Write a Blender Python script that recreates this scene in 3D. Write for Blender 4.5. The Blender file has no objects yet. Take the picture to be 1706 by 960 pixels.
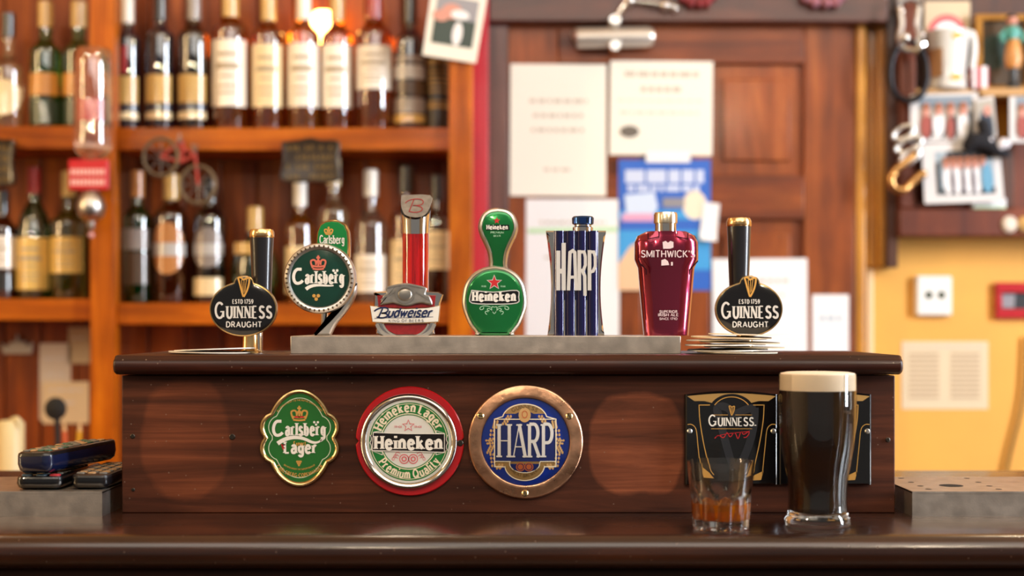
import bpy, bmesh, math, random, re
from mathutils import Vector, Matrix
random.seed(7)
SC = bpy.context.scene
COL = SC.collection
PI = math.pi
R = math.radians
# ------------------------------------------------------------------ camera geometry
LENS, SENSOR = 50.0, 36.0
F = LENS / SENSOR * 1706.0          # focal length in photo pixels
CY, CZ, HOR = 1.587, 1.281, 540.0   # camera 1.587 m in front of the tap plinth, eye height, horizon row
def K(y): return (y + CY) / F       # metres per photo pixel on the plane y
def X(px, y): return (px - 853.0) * K(y)
def Z(py, y): return CZ - (py - HOR) * K(y)

# ------------------------------------------------------------------ materials
def lin(c):
    if isinstance(c, str):
        c = c.lstrip('#'); c = [int(c[i:i+2], 16) / 255 for i in (0, 2, 4)]
    return tuple(((x / 12.92) if x <= .04045 else ((x + .055) / 1.055) ** 2.4) for x in c) + (1.0,)
MATS = {}
def mat(name, col='888888', rough=.5, metal=0., trans=0., ior=1.45, coat=0., emit=0., spec=.5,
        mottle=0., mscale=40., bump=0., bscale=200., rvar=0., emitcol=None, coatior=1.5, coatrough=.06):
    if name in MATS: return MATS[name]
    m = bpy.data.materials.new(name); m.use_nodes = True
    nt = m.node_tree; b = nt.nodes['Principled BSDF']
    c = lin(col)
    b.inputs['Base Color'].default_value = c
    b.inputs['Roughness'].default_value = rough
    b.inputs['Metallic'].default_value = metal
    b.inputs['Transmission Weight'].default_value = trans
    b.inputs['IOR'].default_value = ior
    b.inputs['Coat Weight'].default_value = coat
    b.inputs['Coat Roughness'].default_value = coatrough; b.inputs['Coat IOR'].default_value = coatior
    b.inputs['Specular IOR Level'].default_value = spec
    if emit:
        b.inputs['Emission Color'].default_value = lin(emitcol or col)
        b.inputs['Emission Strength'].default_value = emit
    if mottle or bump or rvar:
        tc = nt.nodes.new('ShaderNodeTexCoord')
        n = nt.nodes.new('ShaderNodeTexNoise'); n.inputs['Scale'].default_value = mscale
        n.inputs['Detail'].default_value = 5
        nt.links.new(tc.outputs['Object'], n.inputs['Vector'])
        if mottle:
            r = nt.nodes.new('ShaderNodeValToRGB')
            r.color_ramp.elements[0].position = .3; r.color_ramp.elements[1].position = .7
            r.color_ramp.elements[0].color = tuple(max(0, x * (1 - mottle)) for x in c[:3]) + (1,)
            r.color_ramp.elements[1].color = tuple(min(1, x * (1 + mottle)) for x in c[:3]) + (1,)
            nt.links.new(n.outputs['Fac'], r.inputs['Fac']); nt.links.new(r.outputs['Color'], b.inputs['Base Color'])
        if rvar:
            mr = nt.nodes.new('ShaderNodeMapRange')
            mr.inputs['To Min'].default_value = max(.02, rough - rvar); mr.inputs['To Max'].default_value = rough + rvar
            nt.links.new(n.outputs['Fac'], mr.inputs['Value']); nt.links.new(mr.outputs['Result'], b.inputs['Roughness'])
        if bump:
            n2 = nt.nodes.new('ShaderNodeTexNoise'); n2.inputs['Scale'].default_value = bscale
            nt.links.new(tc.outputs['Object'], n2.inputs['Vector'])
            bp = nt.nodes.new('ShaderNodeBump'); bp.inputs['Strength'].default_value = bump; bp.inputs['Distance'].default_value = .002
            nt.links.new(n2.outputs['Fac'], bp.inputs['Height']); nt.links.new(bp.outputs['Normal'], b.inputs['Normal'])
    MATS[name] = m
    return m
def wood(name, dark, mid, light, grain=(2, 30, 30), rough=.35, coat=.3, bump=.15, knots=0., patches=None, spots=0., spec=.5):
    """planed, varnished timber: long streaks along the axis whose grain scale is small"""
    if name in MATS: return MATS[name]
    m = bpy.data.materials.new(name); m.use_nodes = True
    nt = m.node_tree; N = nt.nodes.new; L = nt.links.new
    b = nt.nodes['Principled BSDF']
    tc = N('ShaderNodeTexCoord'); mp = N('ShaderNodeMapping'); mp.inputs['Scale'].default_value = grain
    L(tc.outputs['Object'], mp.inputs['Vector'])
    n = N('ShaderNodeTexNoise'); n.inputs['Scale'].default_value = 1.; n.inputs['Detail'].default_value = 8; n.inputs['Roughness'].default_value = .65
    n.inputs['Distortion'].default_value = .6
    L(mp.outputs['Vector'], n.inputs['Vector'])
    r = N('ShaderNodeValToRGB'); e = r.color_ramp.elements
    e[0].position = .3; e[0].color = lin(dark); e[1].position = .72; e[1].color = lin(light)
    k = e.new(.5); k.color = lin(mid)
    L(n.outputs['Fac'], r.inputs['Fac'])
    out = r.outputs['Color']
    n2 = N('ShaderNodeTexNoise'); n2.inputs['Scale'].default_value = 7; n2.inputs['Detail'].default_value = 4
    L(tc.outputs['Object'], n2.inputs['Vector'])
    mx = N('ShaderNodeMix'); mx.data_type = 'RGBA'; mx.blend_type = 'MULTIPLY'
    r2 = N('ShaderNodeValToRGB'); r2.color_ramp.elements[0].position = .3; r2.color_ramp.elements[1].position = .7
    r2.color_ramp.elements[0].color = (.62, .6, .58, 1); r2.color_ramp.elements[1].color = (1.12, 1.1, 1.05, 1)
    L(n2.outputs['Fac'], r2.inputs['Fac']); mx.inputs[0].default_value = .8
    L(out, mx.inputs[6]); L(r2.outputs['Color'], mx.inputs[7]); out = mx.outputs[2]
    if patches:      # bare, paler wood where older badges used to be screwed on
        sx = N('ShaderNodeSeparateXYZ'); L(tc.outputs['Object'], sx.inputs[0])
        nz = N('ShaderNodeTexNoise'); nz.inputs['Scale'].default_value = 22; nz.inputs['Detail'].default_value = 6; L(tc.outputs['Object'], nz.inputs['Vector'])
        for (cx, cz, rx, rz, pw, col, amt) in patches:
            def mth(op, a, bb):
                q = N('ShaderNodeMath'); q.operation = op
                for i, t in enumerate((a, bb)):
                    if t is None: continue
                    if isinstance(t, (int, float)): q.inputs[i].default_value = t
                    else: L(t, q.inputs[i])
                return q.outputs[0]
            ax = mth('POWER', mth('ABSOLUTE', mth('DIVIDE', mth('SUBTRACT', sx.outputs['X'], cx), rx), None), pw)
            az = mth('POWER', mth('ABSOLUTE', mth('DIVIDE', mth('SUBTRACT', sx.outputs['Z'], cz), rz), None), pw)
            d = mth('ADD', mth('ADD', ax, az), mth('MULTIPLY', mth('SUBTRACT', nz.outputs['Fac'], .5), .9))
            mr = N('ShaderNodeMapRange'); L(d, mr.inputs['Value'])
            mr.inputs['From Min'].default_value = 1.1; mr.inputs['From Max'].default_value = .86
            mr.inputs['To Min'].default_value = 0; mr.inputs['To Max'].default_value = amt
            m2 = N('ShaderNodeMix'); m2.data_type = 'RGBA'; m2.blend_type = 'MULTIPLY'
            L(mr.outputs['Result'], m2.inputs[0]); L(out, m2.inputs[6]); m2.inputs[7].default_value = col
            out = m2.outputs[2]
    if spots:        # pale specks of wear
        vo = N('ShaderNodeTexVoronoi'); vo.inputs['Scale'].default_value = 90; L(tc.outputs['Object'], vo.inputs['Vector'])
        mr = N('ShaderNodeMapRange'); L(vo.outputs['Distance'], mr.inputs['Value'])
        mr.inputs['From Min'].default_value = .09; mr.inputs['From Max'].default_value = .05
        mr.inputs['To Min'].default_value = 0; mr.inputs['To Max'].default_value = spots
        m3 = N('ShaderNodeMix'); m3.data_type = 'RGBA'; L(mr.outputs['Result'], m3.inputs[0]); L(out, m3.inputs[6])
        m3.inputs[7].default_value = lin('8a7668'); out = m3.outputs[2]
    L(out, b.inputs['Base Color'])
    mr = N('ShaderNodeMapRange'); L(n.outputs['Fac'], mr.inputs['Value'])
    mr.inputs['To Min'].default_value = rough + .12; mr.inputs['To Max'].default_value = max(.05, rough - .1)
    L(mr.outputs['Result'], b.inputs['Roughness'])
    b.inputs['Coat Weight'].default_value = coat; b.inputs['Coat Roughness'].default_value = .15
    b.inputs['Specular IOR Level'].default_value = spec
    bp = N('ShaderNodeBump'); bp.inputs['Strength'].default_value = bump; bp.inputs['Distance'].default_value = .001
    L(n.outputs['Fac'], bp.inputs['Height']); L(bp.outputs['Normal'], b.inputs['Normal'])
    MATS[name] = m
    return m

# ------------------------------------------------------------------ mesh builder
class Ctx:
    """a thing's own frame: origin at its base, drawn in photo pixels at the real scale of the plane y"""
    def __init__(s, px, py, y):
        s.px, s.py, s.y, s.k = px, py, y, K(y)
        s.loc = (X(px, y), y, Z(py, y))
    def T(s, a, b, w): return ((a - s.px) * s.k, -w * s.k, (s.py - b) * s.k)
class FlatCtx:
    k = 1.
    def T(s, a, b, w): return (a, b, w)
FLAT = FlatCtx()      # outlines drawn on the ground plane, height upwards
class MB:
    def __init__(s, ctx=None):
        s.c = ctx; s.v = []; s.f = []; s.mi = []; s.m = 0
        s.k = ctx.k if ctx else 1.
    def T(s, a, b, w): return s.c.T(a, b, w) if s.c else (a, -w, b)
    def add(s, vs, fs):
        o = len(s.v); s.v += [tuple(q) for q in vs]
        for f in fs: s.f.append([o + i for i in f]); s.mi.append(s.m)
    def box(s, a0, a1, b0, b1, w0, w1):
        vs = [s.T(a, b, w) for w in (w0, w1) for b in (b0, b1) for a in (a0, a1)]
        s.add(vs, [(0, 1, 3, 2), (4, 5, 7, 6), (0, 1, 5, 4), (2, 3, 7, 6), (0, 2, 6, 4), (1, 3, 7, 5)]); return s
    def obox(s, cx, cb, cw, sx, sb, sw, rot=0, tilt=0, yaw=0):
        """box about a centre, turned by rot (in the picture plane), tilt and yaw; metre mode only"""
        M = Matrix.Rotation(R(yaw), 3, 'Z') @ Matrix.Rotation(R(tilt), 3, 'X') @ Matrix.Rotation(R(rot), 3, 'Y')
        vs = [Vector((cx, -cw, cb)) + M @ Vector((i * sx / 2, j * sw / 2, q * sb / 2)) for j in (-1, 1) for q in (-1, 1) for i in (-1, 1)]
        s.add(vs, [(0, 1, 3, 2), (4, 5, 7, 6), (0, 1, 5, 4), (2, 3, 7, 6), (0, 2, 6, 4), (1, 3, 7, 5)]); return s
    def loops(s, pts, prof, cap0=False, cap1=True, dome=0):
        """outline pts swept through (inset, height) pairs"""
        n = len(pts)
        A = sum(pts[i][0] * pts[(i+1) % n][1] - pts[(i+1) % n][0] * pts[i][1] for i in range(n))
        sg = 1 if A > 0 else -1
        nor = []
        for i in range(n):
            p, q = pts[i-1], pts[(i+1) % n]
            tx, ty = q[0] - p[0], q[1] - p[1]; l = math.hypot(tx, ty) or 1
            nor.append((-ty / l * sg, tx / l * sg))
        base = len(s.v)
        for ins, w in prof:
            s.v += [s.T(p[0] + nn[0] * ins, p[1] + nn[1] * ins, w) for p, nn in zip(pts, nor)]
        for j in range(len(prof) - 1):
            for i in range(n):
                a = base + j * n
                s.f.append([a + i, a + (i+1) % n, a + n + (i+1) % n, a + n + i]); s.mi.append(s.m)
        if cap0: s.f.append([base + i for i in range(n)]); s.mi.append(s.m)
        if cap1: s.f.append([base + (len(prof)-1) * n + i for i in range(n)]); s.mi.append(s.m)
        return s
    def fill(s, pts, w):
        wf = w if callable(w) else (lambda a, b: w)
        s.add([s.T(a, b, wf(a, b)) for a, b in pts], [list(range(len(pts)))]); return s
    def ring(s, po, pi, w):
        n = len(po); wf = w if callable(w) else (lambda a, b: w)
        s.add([s.T(a, b, wf(a, b)) for a, b in po] + [s.T(a, b, wf(a, b)) for a, b in pi], [(i, (i+1) % n, n + (i+1) % n, n + i) for i in range(n)]); return s
    def lathe(s, ca, prof, w0=0., n=32, rx=1., rw=1.):
        rings = []
        base = len(s.v)
        for r, b in prof:
            if r <= 1e-9:
                rings.append([len(s.v)]); s.v.append(s.T(ca, b, w0))
            else:
                rings.append(list(range(len(s.v), len(s.v) + n)))
                s.v += [s.T(ca + r * rx * math.cos(2*PI*i/n), b, w0 + r * rw * math.sin(2*PI*i/n)) for i in range(n)]
        for p, q in zip(rings, rings[1:]):
            for i in range(n):
                j = (i + 1) % n
                f = [p[0]] if len(p) == 1 else [p[i], p[j]]
                f += [q[0]] if len(q) == 1 else [q[j], q[i]]
                if len(f) > 2: s.f.append(f); s.mi.append(s.m)
        return s
    def tube(s, path, r, n=8, closed=False, cap=True):
        P = [Vector(s.T(*p)) for p in path]; m = len(P)
        rs = r if isinstance(r, (list, tuple)) else [r] * m
        base = len(s.v); up = None
        for i, p in enumerate(P):
            a = P[i-1] if (i > 0 or closed) else P[i]
            b = P[(i+1) % m] if (i < m-1 or closed) else P[i]
            t = (b - a).normalized()
            if up is None:
                up = Vector((0, 0, 1)) if abs(t.z) < .9 else Vector((1, 0, 0))
            u = (up - t * up.dot(t)).normalized(); v = t.cross(u); up = u
            s.v += [tuple(p + (u * math.cos(2*PI*q/n) + v * math.sin(2*PI*q/n)) * rs[i] * s.k) for q in range(n)]
        for i in range(m if closed else m-1):
            j = (i+1) % m
            for q in range(n):
                s.f.append([base + i*n + q, base + i*n + (q+1) % n, base + j*n + (q+1) % n, base + j*n + q]); s.mi.append(s.m)
        if cap and not closed:
            s.f.append([base + q for q in range(n)]); s.mi.append(s.m)
            s.f.append([base + (m-1)*n + q for q in range(n)]); s.mi.append(s.m)
        return s
    def sphere(s, a, b, w, r, n=16, m=10, sq=1.):
        return s.lathe(a, [(r * math.sin(PI*i/m), b - r * sq * math.cos(PI*i/m)) for i in range(m+1)], w, n)
    def build(s, name, mats, parent=None, loc=None, bevel=0., seg=2, angle=38, smooth=True, rot=None):
        me = bpy.data.meshes.new(name); me.from_pydata(s.v, [], s.f)
        if not isinstance(mats, (list, tuple)): mats = [mats]
        for q in mats: me.materials.append(q)
        if len(mats) > 1: me.polygons.foreach_set('material_index', s.mi)
        bm = bmesh.new(); bm.from_mesh(me); bmesh.ops.recalc_face_normals(bm, faces=bm.faces); bm.to_mesh(me); bm.free()
        if smooth:
            me.polygons.foreach_set('use_smooth', [True] * len(me.polygons)); me.set_sharp_from_angle(angle=R(angle))
        me.update()
        o = bpy.data.objects.new(name, me); COL.objects.link(o)
        if parent: o.parent = parent
        if loc: o.location = loc
        if rot: o.rotation_euler = rot
        if bevel:
            b = o.modifiers.new('bevel', 'BEVEL'); b.width = bevel; b.segments = seg; b.limit_method = 'ANGLE'; b.angle_limit = R(40)
        return o
def tag(o, label, cat, group=None):
    o['label'] = label; o['category'] = cat
    if group: o['group'] = group
    return o
def thing(name, label, cat, loc, group=None, rot=None):
    o = bpy.data.objects.new(name, None); COL.objects.link(o); o.location = loc; o.empty_display_size = .02
    if rot: o.rotation_euler = rot
    return tag(o, label, cat, group)
def struct(o): o['kind'] = 'structure'; return o

def circ(cx, cy, rx, ry=None, n=64, a0=0, a1=360):
    ry = rx if ry is None else ry
    full = abs(a1 - a0) >= 360
    return [(cx + rx * math.cos(R(a0 + (a1-a0) * i / (n if full else n-1))), cy - ry * math.sin(R(a0 + (a1-a0) * i / (n if full else n-1)))) for i in range(n)]
def rrect(x0, x1, y0, y1, r, n=6):
    out = []
    for cx, cy, a in ((x1-r, y0+r, 0), (x0+r, y0+r, 90), (x0+r, y1-r, 180), (x1-r, y1-r, 270)):
        out += [(cx + r * math.cos(R(a + 90*i/n)), cy - r * math.sin(R(a + 90*i/n))) for i in range(n+1)]
    return out
def union(cx, cy, shapes, n=120):
    """outline of a star-shaped union of ellipses (x, y, rx, ry) seen from cx, cy"""
    out = []
    for i in range(n):
        t = 2*PI*i/n; dx, dy = math.cos(t), -math.sin(t); best = 0
        for ex, ey, rx, ry in shapes:
            ox, oy = (cx-ex)/rx, (cy-ey)/ry; ux, uy = dx/rx, dy/ry
            a = ux*ux+uy*uy; b = ox*ux+oy*uy; c = ox*ox+oy*oy-1; q = b*b-a*c
            if q > 0: best = max(best, (-b + math.sqrt(q))/a)
        out.append((cx+dx*best, cy+dy*best))
    return out
def sym(half, cx):
    """mirror the right half of an outline (top to bottom) about cx"""
    return [(cx + d, y) for d, y in half] + [(cx - d, y) for d, y in reversed(half) if d > 1e-6]
def spline(pts, n=6):
    out = []
    for i in range(len(pts)-1):
        p0, p1, p2, p3 = pts[max(i-1, 0)], pts[i], pts[i+1], pts[min(i+2, len(pts)-1)]
        for j in range(n):
            t = j/n
            out.append(tuple(.5*((2*b)+(-a+c)*t+(2*a-5*b+4*c-d)*t*t+(-a+3*b-3*c+d)*t**3) for a, b, c, d in zip(p0, p1, p2, p3)))
    out.append(tuple(pts[-1])); return out

# ------------------------------------------------------------------ lettering
GL = {
'A': 'TM.38 1L.78 0;tM.38 1L0 0;tM.12 .32L.64 .32', 'B': 'TM0 0L0 1;TM0 1L.26 1E.28 .76 .26 .24 90 -90L0 .52;TM0 .52L.3 .52E.32 .26 .3 .26 90 -90L0 0',
'C': 'TE.42 .5 .42 .5 42 318', 'D': 'TM0 0L0 1;TM0 1L.25 1E.25 .5 .44 .5 90 -90L0 0', 'E': 'TM0 0L0 1;tM0 1L.5 1;tM0 .5L.42 .5;tM0 0L.54 0',
'F': 'TM0 0L0 1;tM0 1L.5 1;tM0 .5L.42 .5', 'G': 'TE.42 .5 .42 .5 45 330;TM.8 .42L.8 .06;tM.5 .42L.92 .42', 'H': 'TM0 0L0 1;TM.66 0L.66 1;tM0 .5L.66 .5',
'I': 'TM0 0L0 1', 'K': 'TM0 0L0 1;tM.6 1L0 .42;TM.18 .56L.66 0', 'L': 'TM0 0L0 1;tM0 0L.5 0',
'M': 'tM0 0L0 1;TM0 1L.42 .1;tM.42 .1L.84 1;TM.84 1L.84 0', 'N': 'tM0 0L0 1;TM0 1L.66 0;tM.66 0L.66 1', 'O': 'TE.42 .5 .42 .5 0 360',
'P': 'TM0 0L0 1;TM0 1L.26 1E.28 .72 .28 .28 90 -90L0 .44', 'Q': 'TE.42 .5 .42 .5 0 360;TM.46 .24L.86 -.12', 'R': 'TM0 0L0 1;TM0 1L.26 1E.28 .74 .27 .26 90 -90L0 .48;TM.28 .48L.64 0',
'S': 'TM.56 .86C.48 1.03 .05 1.05 .05 .76C.05 .46 .6 .55 .6 .25C.6 -.05 .1 -.04 .01 .17', 'T': 'TM.34 0L.34 1;tM0 1L.68 1',
'U': 'TM0 1L0 .36C0 -.12 .62 -.12 .62 .36L.62 1', 'V': 'TM0 1L.36 0;tM.36 0L.7 1', 'W': 'TM0 1L.26 0;tM.26 0L.48 .9;TM.48 .9L.72 0;tM.72 0L.96 1', 'Y': 'TM0 1L.34 .45L.34 0;tM.34 .45L.68 1',
'1': 'TM.2 0L.2 1L0 .8', '7': 'TM0 1L.56 1L.2 0', '5': 'TM.52 1L.1 1L.06 .56C.3 .7 .6 .6 .6 .3C.6 -.06 .15 -.05 .02 .14', '9': 'TE.28 .7 .28 .3 0 360;TM.56 .68C.56 .3 .4 .02 .1 0',
'a': 'TM.48 0L.48 .45C.48 .72 .12 .74 .04 .55;TM.48 .4C.2 .42 0 .36 0 .18C0 -.06 .36 -.06 .48 .16', 'e': 'tM0 .36L.52 .36;TM.52 .36C.52 .78 0 .8 0 .34C0 -.08 .38 -.08 .54 .12',
'i': 'TM0 0L0 .66;TM0 .86L0 1.02', 'n': 'TM0 0L0 .66;TM0 .42C.06 .76 .48 .78 .48 .42L.48 0', 'k': 'TM0 0L0 1;tM.46 .66L0 .28;TM.16 .4L.5 0', 'r': 'TM0 0L0 .66;TM0 .42C.06 .66 .2 .7 .34 .6',
'l': 'TM0 0L0 1', 's': 'TM.4 .56C.34 .74 .03 .74 .03 .52C.03 .3 .44 .38 .44 .16C.44 -.06 .06 -.05 0 .13', 'b': 'TM0 0L0 1;TE.24 .33 .25 .33 0 360', 'g': 'TE.24 .36 .24 .31 0 360;TM.48 .66L.48 -.05C.48 -.36 .1 -.36 .02 -.16',
'm': 'TM0 0L0 .66;TM0 .42C.06 .76 .38 .78 .38 .42L.38 0;TM.38 .42C.44 .76 .76 .78 .76 .42L.76 0', 'u': 'TM0 .66L0 .22C0 -.08 .4 -.08 .48 .2;TM.48 .66L.48 0', 't': 'TM.14 .92L.14 .18C.14 -.02 .3 -.04 .4 .06;tM0 .66L.36 .66',
'y': 'TM0 .66L.26 .04;tM.52 .66L.22 -.26L.02 -.26', 'd': 'TM.5 0L.5 1;TE.25 .33 .25 .33 0 360', 'o': 'TE.26 .33 .26 .33 0 360', 'w': 'TM0 .66L.18 0L.36 .6L.54 0L.72 .66',
'p': 'TM0 -.28L0 .66;TE.24 .33 .25 .33 0 360', 'x': 'TM0 .66L.46 0;tM.46 .66L0 0', '.': 'TM0 0L0 .12', "'": 'TM0 1L0 .74', '-': 'TM0 .42L.34 .42', '*': 'TM0 .36L0 .52', ' ': '',
}
NUM = re.compile(r'-?\d*\.?\d+')
def path(d):
    """'M x y L x y C ... E cx cy rx ry a0 a1' -> polyline"""
    out = []
    for cmd, body in re.findall(r'([MLCE])([^MLCE]*)', d):
        a = [float(q) for q in NUM.findall(body)]
        if cmd in 'ML': out += [(a[i], a[i+1]) for i in range(0, len(a), 2)]
        elif cmd == 'C':
            for q in range(0, len(a), 6):
                p0 = out[-1]; p1, p2, p3 = (a[q], a[q+1]), (a[q+2], a[q+3]), (a[q+4], a[q+5])
                for i in range(1, 11):
                    t = i/10; u = 1-t
                    out.append(tuple(u**3*p0[j]+3*u*u*t*p1[j]+3*u*t*t*p2[j]+t**3*p3[j] for j in (0, 1)))
        else:
            cx, cy, rx, ry, a0, a1 = a; n = max(6, int(abs(a1-a0)/15))
            out += [(cx+rx*math.cos(R(a0+(a1-a0)*i/n)), cy+ry*math.sin(R(a0+(a1-a0)*i/n))) for i in range(n+1)]
    return out
def dense(p, step):
    o = [p[0]]
    for a, b in zip(p, p[1:]):
        n = max(1, int(math.hypot(b[0]-a[0], b[1]-a[1]) / step))
        o += [(a[0]+(b[0]-a[0])*i/n, a[1]+(b[1]-a[1])*i/n) for i in range(1, n+1)]
    return o
def ribbon(mb, pts, wid, mp, w, sx=1.):
    """a flat pen stroke of width wid (constant or per end) through pts, mapped to the face by mp"""
    pts = [p for i, p in enumerate(pts) if i == 0 or math.hypot(p[0]-pts[i-1][0], p[1]-pts[i-1][1]) > 1e-6]
    n = len(pts)
    if n < 2: return
    closed = n > 3 and math.hypot(pts[0][0]-pts[-1][0], pts[0][1]-pts[-1][1]) < 1e-4
    wf = w if callable(w) else (lambda a, b: w)
    L, Q = [], []
    for i, p in enumerate(pts):
        a = pts[i-1] if i else (pts[-2] if closed else p)
        b = pts[i+1] if i < n-1 else (pts[1] if closed else p)
        d1 = Vector(((p[0]-a[0])*sx, p[1]-a[1])); d2 = Vector(((b[0]-p[0])*sx, b[1]-p[1]))
        if d1.length < 1e-9: d1 = d2
        if d2.length < 1e-9: d2 = d1
        d1.normalize(); d2.normalize(); t = d1 + d2
        if t.length < .2: t = d1
        t.normalize(); mit = 1 / max(.6, t.dot(d1))
        hw = (wid if not isinstance(wid, (list, tuple)) else wid[0] + (wid[1]-wid[0]) * i / (n-1)) / 2 * mit
        nx, ny = -t.y * hw / sx, t.x * hw
        L.append(mp(p[0]+nx, p[1]+ny)); Q.append(mp(p[0]-nx, p[1]-ny))
    vs = [mb.T(a, b, wf(a, b)) for a, b in L + Q]
    mb.add(vs, [(i, i+1, n+i+1, n+i) for i in range(n-1)])
def text(mb, s, cx, base, cap, width=None, wt=.17, con=.55, serif=1., slant=0., w=1., arc=None, gap=.13, sx=1., big=None):
    """a line of lettering: cap height and width in pixels, optional arc (cx, cy, r, middle angle, +1 over / -1 under)"""
    raw = []; fixed = flex = 0.
    for i, ch in enumerate(s):
        z = (big or {}).get(i, 1.)
        if ch == ' ': raw.append(None); flex += .34; continue
        st = []; mx = 0
        for d in GL[ch].split(';'):
            p = [(a*z, b*z) for a, b in path(d[1:])]; mx = max(mx, max(a for a, b in p)); st.append((p, wt * (1 if d[0] == 'T' else con)))
        raw.append((st, mx)); fixed += wt; flex += mx + gap
    flex -= gap
    if width:
        sx = (width / cap - fixed) / flex
        if sx < .45: wt *= .45; return text(mb, s, cx, base, cap, width, wt/.45*.8, con, serif, slant, w, arc, gap, sx, big) if wt/.45 > .06 else None
    ws = wt / sx; items = []; x = 0
    for r in raw:
        if r is None: x += .34; continue
        items.append((x + ws/2, r[0])); x += r[1] + ws + gap
    tot = x - gap
    lift = [0]
    for x0, st in items:
        for p, wd in st:
            p = dense([(a + x0, b) for a, b in p], .25)
            if arc is None:
                mp = lambda a, b: (cx + (a - tot/2) * cap * sx + slant * b * cap, base - b * cap)
            else:
                ax, ay, rr, mid, sgn = arc
                def mp(a, b):
                    t = R(mid) - sgn * (a - tot/2) * cap * sx / rr; q = rr + sgn * b * cap
                    return ax + q * math.cos(t), ay - q * math.sin(t)
            def up_():
                lift[0] += .035; e_ = lift[0] % .6
                return (lambda a, b: w(a, b) + e_) if callable(w) else w + e_
            ribbon(mb, p, wd, mp, up_(), sx)
            if serif:
                for e, q in ((p[0], p[1]), (p[-1], p[-2])):
                    if abs(e[1]-q[1]) > 1.2*abs(e[0]-q[0])*sx and min(abs(e[1]-t) for t in (0, .66, 1., 1.35, 1.3, -.28)) < .015:
                        sw = (wd/2 + .075 * serif) / sx; th = .035 + wt * .14
                        yy = e[1] + (th/2 if e[1] < q[1] else -th/2)
                        ribbon(mb, [(e[0]-sw, yy), (e[0]+sw, yy)], th, mp, up_(), 1)
def draw(mb, d, cx, cy, sx, sy, wid, w=1.):
    """pen strokes of an emblem; unit coordinates scaled by sx, sy pixels, wid in pixels"""
    for i, q in enumerate(d.split(';')):
        ribbon(mb, dense([(a*sx, b*sy) for a, b in path(q)], 6), wid, lambda a, b: (cx + a, cy - b), (lambda a, b: w(a, b) + i*.05) if callable(w) else w + i*.05)
HARP = 'M-.5 .8C-.62 1.05 -.2 1.05 -.1 .82C0 .62 .3 1 .62 .92;M-.5 .8C-.35 .3 -.2 -.4 0 -.98;M.6 .95C.62 .2 .35 -.5 .02 -.98'
STRINGS = 'M-.18 .72L-.06 -.5;M.06 .72L.06 -.6;M.3 .8L.16 -.45'
CROWN = 'M-.75 -.9C-.3 -1.02 .3 -1.02 .75 -.9;M-.78 -.5C-.3 -.65 .3 -.65 .78 -.5;M-.75 -.8C-.9 -.3 -1.2 .2 -.75 .3C-.4 .4 -.3 .1 -.3 -.4;M.75 -.8C.9 -.3 1.2 .2 .75 .3C.4 .4 .3 .1 .3 -.4;M0 -.6L0 .95;M-.25 .62L.25 .62;M-.3 -.3C-.2 .4 .2 .4 .3 -.3'
LEAF = 'M0 0C-.6 .1 -1 .6 -.6 1C-.3 1.1 -.1 .8 0 .5C.1 .8 .3 1.1 .6 1C1 .6 .6 .1 0 0'
def star(cx, cy, r, q=.42):
    return [(cx + (r if i % 2 == 0 else r*q) * math.sin(PI*i/5), cy - (r if i % 2 == 0 else r*q) * math.cos(PI*i/5)) for i in range(10)]
# ------------------------------------------------------------------ materials of the bar
M_panel = wood('mahogany_panel', '2e160d', '4a2618', '693a26', grain=(3, 30, 55), rough=.5, coat=0, spec=.22, bump=.25, spots=.5,
               patches=[(-.364, .083, .049, .068, 2.6, (2.1, 2.0, 1.75, 1), .6), (.139, .077, .052, .058, 3.2, (2.6, 2.65, 2.5, 1), .95)])
M_mould = wood('mahogany_moulding', '220e09', '38180f', '532a1c', grain=(3, 30, 60), rough=.34, coat=.08, spec=.3, bump=.2, spots=.7)
M_top = wood('mahogany_worktop', '1c0d08', '2e160d', '442313', grain=(2, 26, 40), rough=.24, coat=.4, bump=.06, spots=.35)
M_fascia = wood('mahogany_fascia', '1c0e09', '29140d', '3a1f14', grain=(2, 30, 40), rough=.5, coat=0, spec=.25, bump=.2)
M_steel = mat('brushed_steel', 'cdc2b6', .38, 1, mottle=.12, mscale=60, rvar=.08, bump=.05, bscale=500)
M_chrome = mat('chrome', 'd8d6d2', .12, 1)
M_satin = mat('satin_metal', 'c9c6c1', .32, 1)
M_pewter = mat('pewter', '8f8b86', .4, .55, mottle=.2, mscale=120)
M_brass = mat('polished_brass', 'ddbd86', .22, 1)
M_gold = mat('gold_paint', 'c79a55', .35, .6)
M_bronze = mat('worn_bronze', 'd9a683', .3, 1, mottle=.3, mscale=45, rvar=.14, bump=.2, bscale=150)
M_screw = mat('dull_screw', '4a443e', .4, 1)
M_black = mat('gloss_black', '0b0a0b', .16, coat=.6)
M_blackleather = mat('satin_black', '17161a', .3, coat=.3)
M_white = mat('white_print', 'eeeae2', .45)
M_silverprint = mat('silver_print', 'cfccc8', .4)
M_green = mat('badge_green', '1f6a24', .18, coat=.8)
M_darkgreen = mat('bottle_green_enamel', '06392b', .15, coat=.8)
M_hgreen = mat('metallic_green', '0b7a38', .22, .55, coat=.8)
M_red = mat('signal_red', 'b8141a', .25, coat=.5)
M_redprint = mat('red_print', 'c8252c', .45)
M_blue = mat('royal_blue_enamel', '0b2a86', .12, coat=.9)
M_navy = mat('navy_lacquer', '101248', .14, .3, coat=.9)
M_cream = mat('cream_print', 'eadfc4', .5)
M_goldprint = mat('gold_print', 'd8a352', .45, .3)
M_greyprint = mat('dark_grey_print', '2c2d31', .3)

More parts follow.
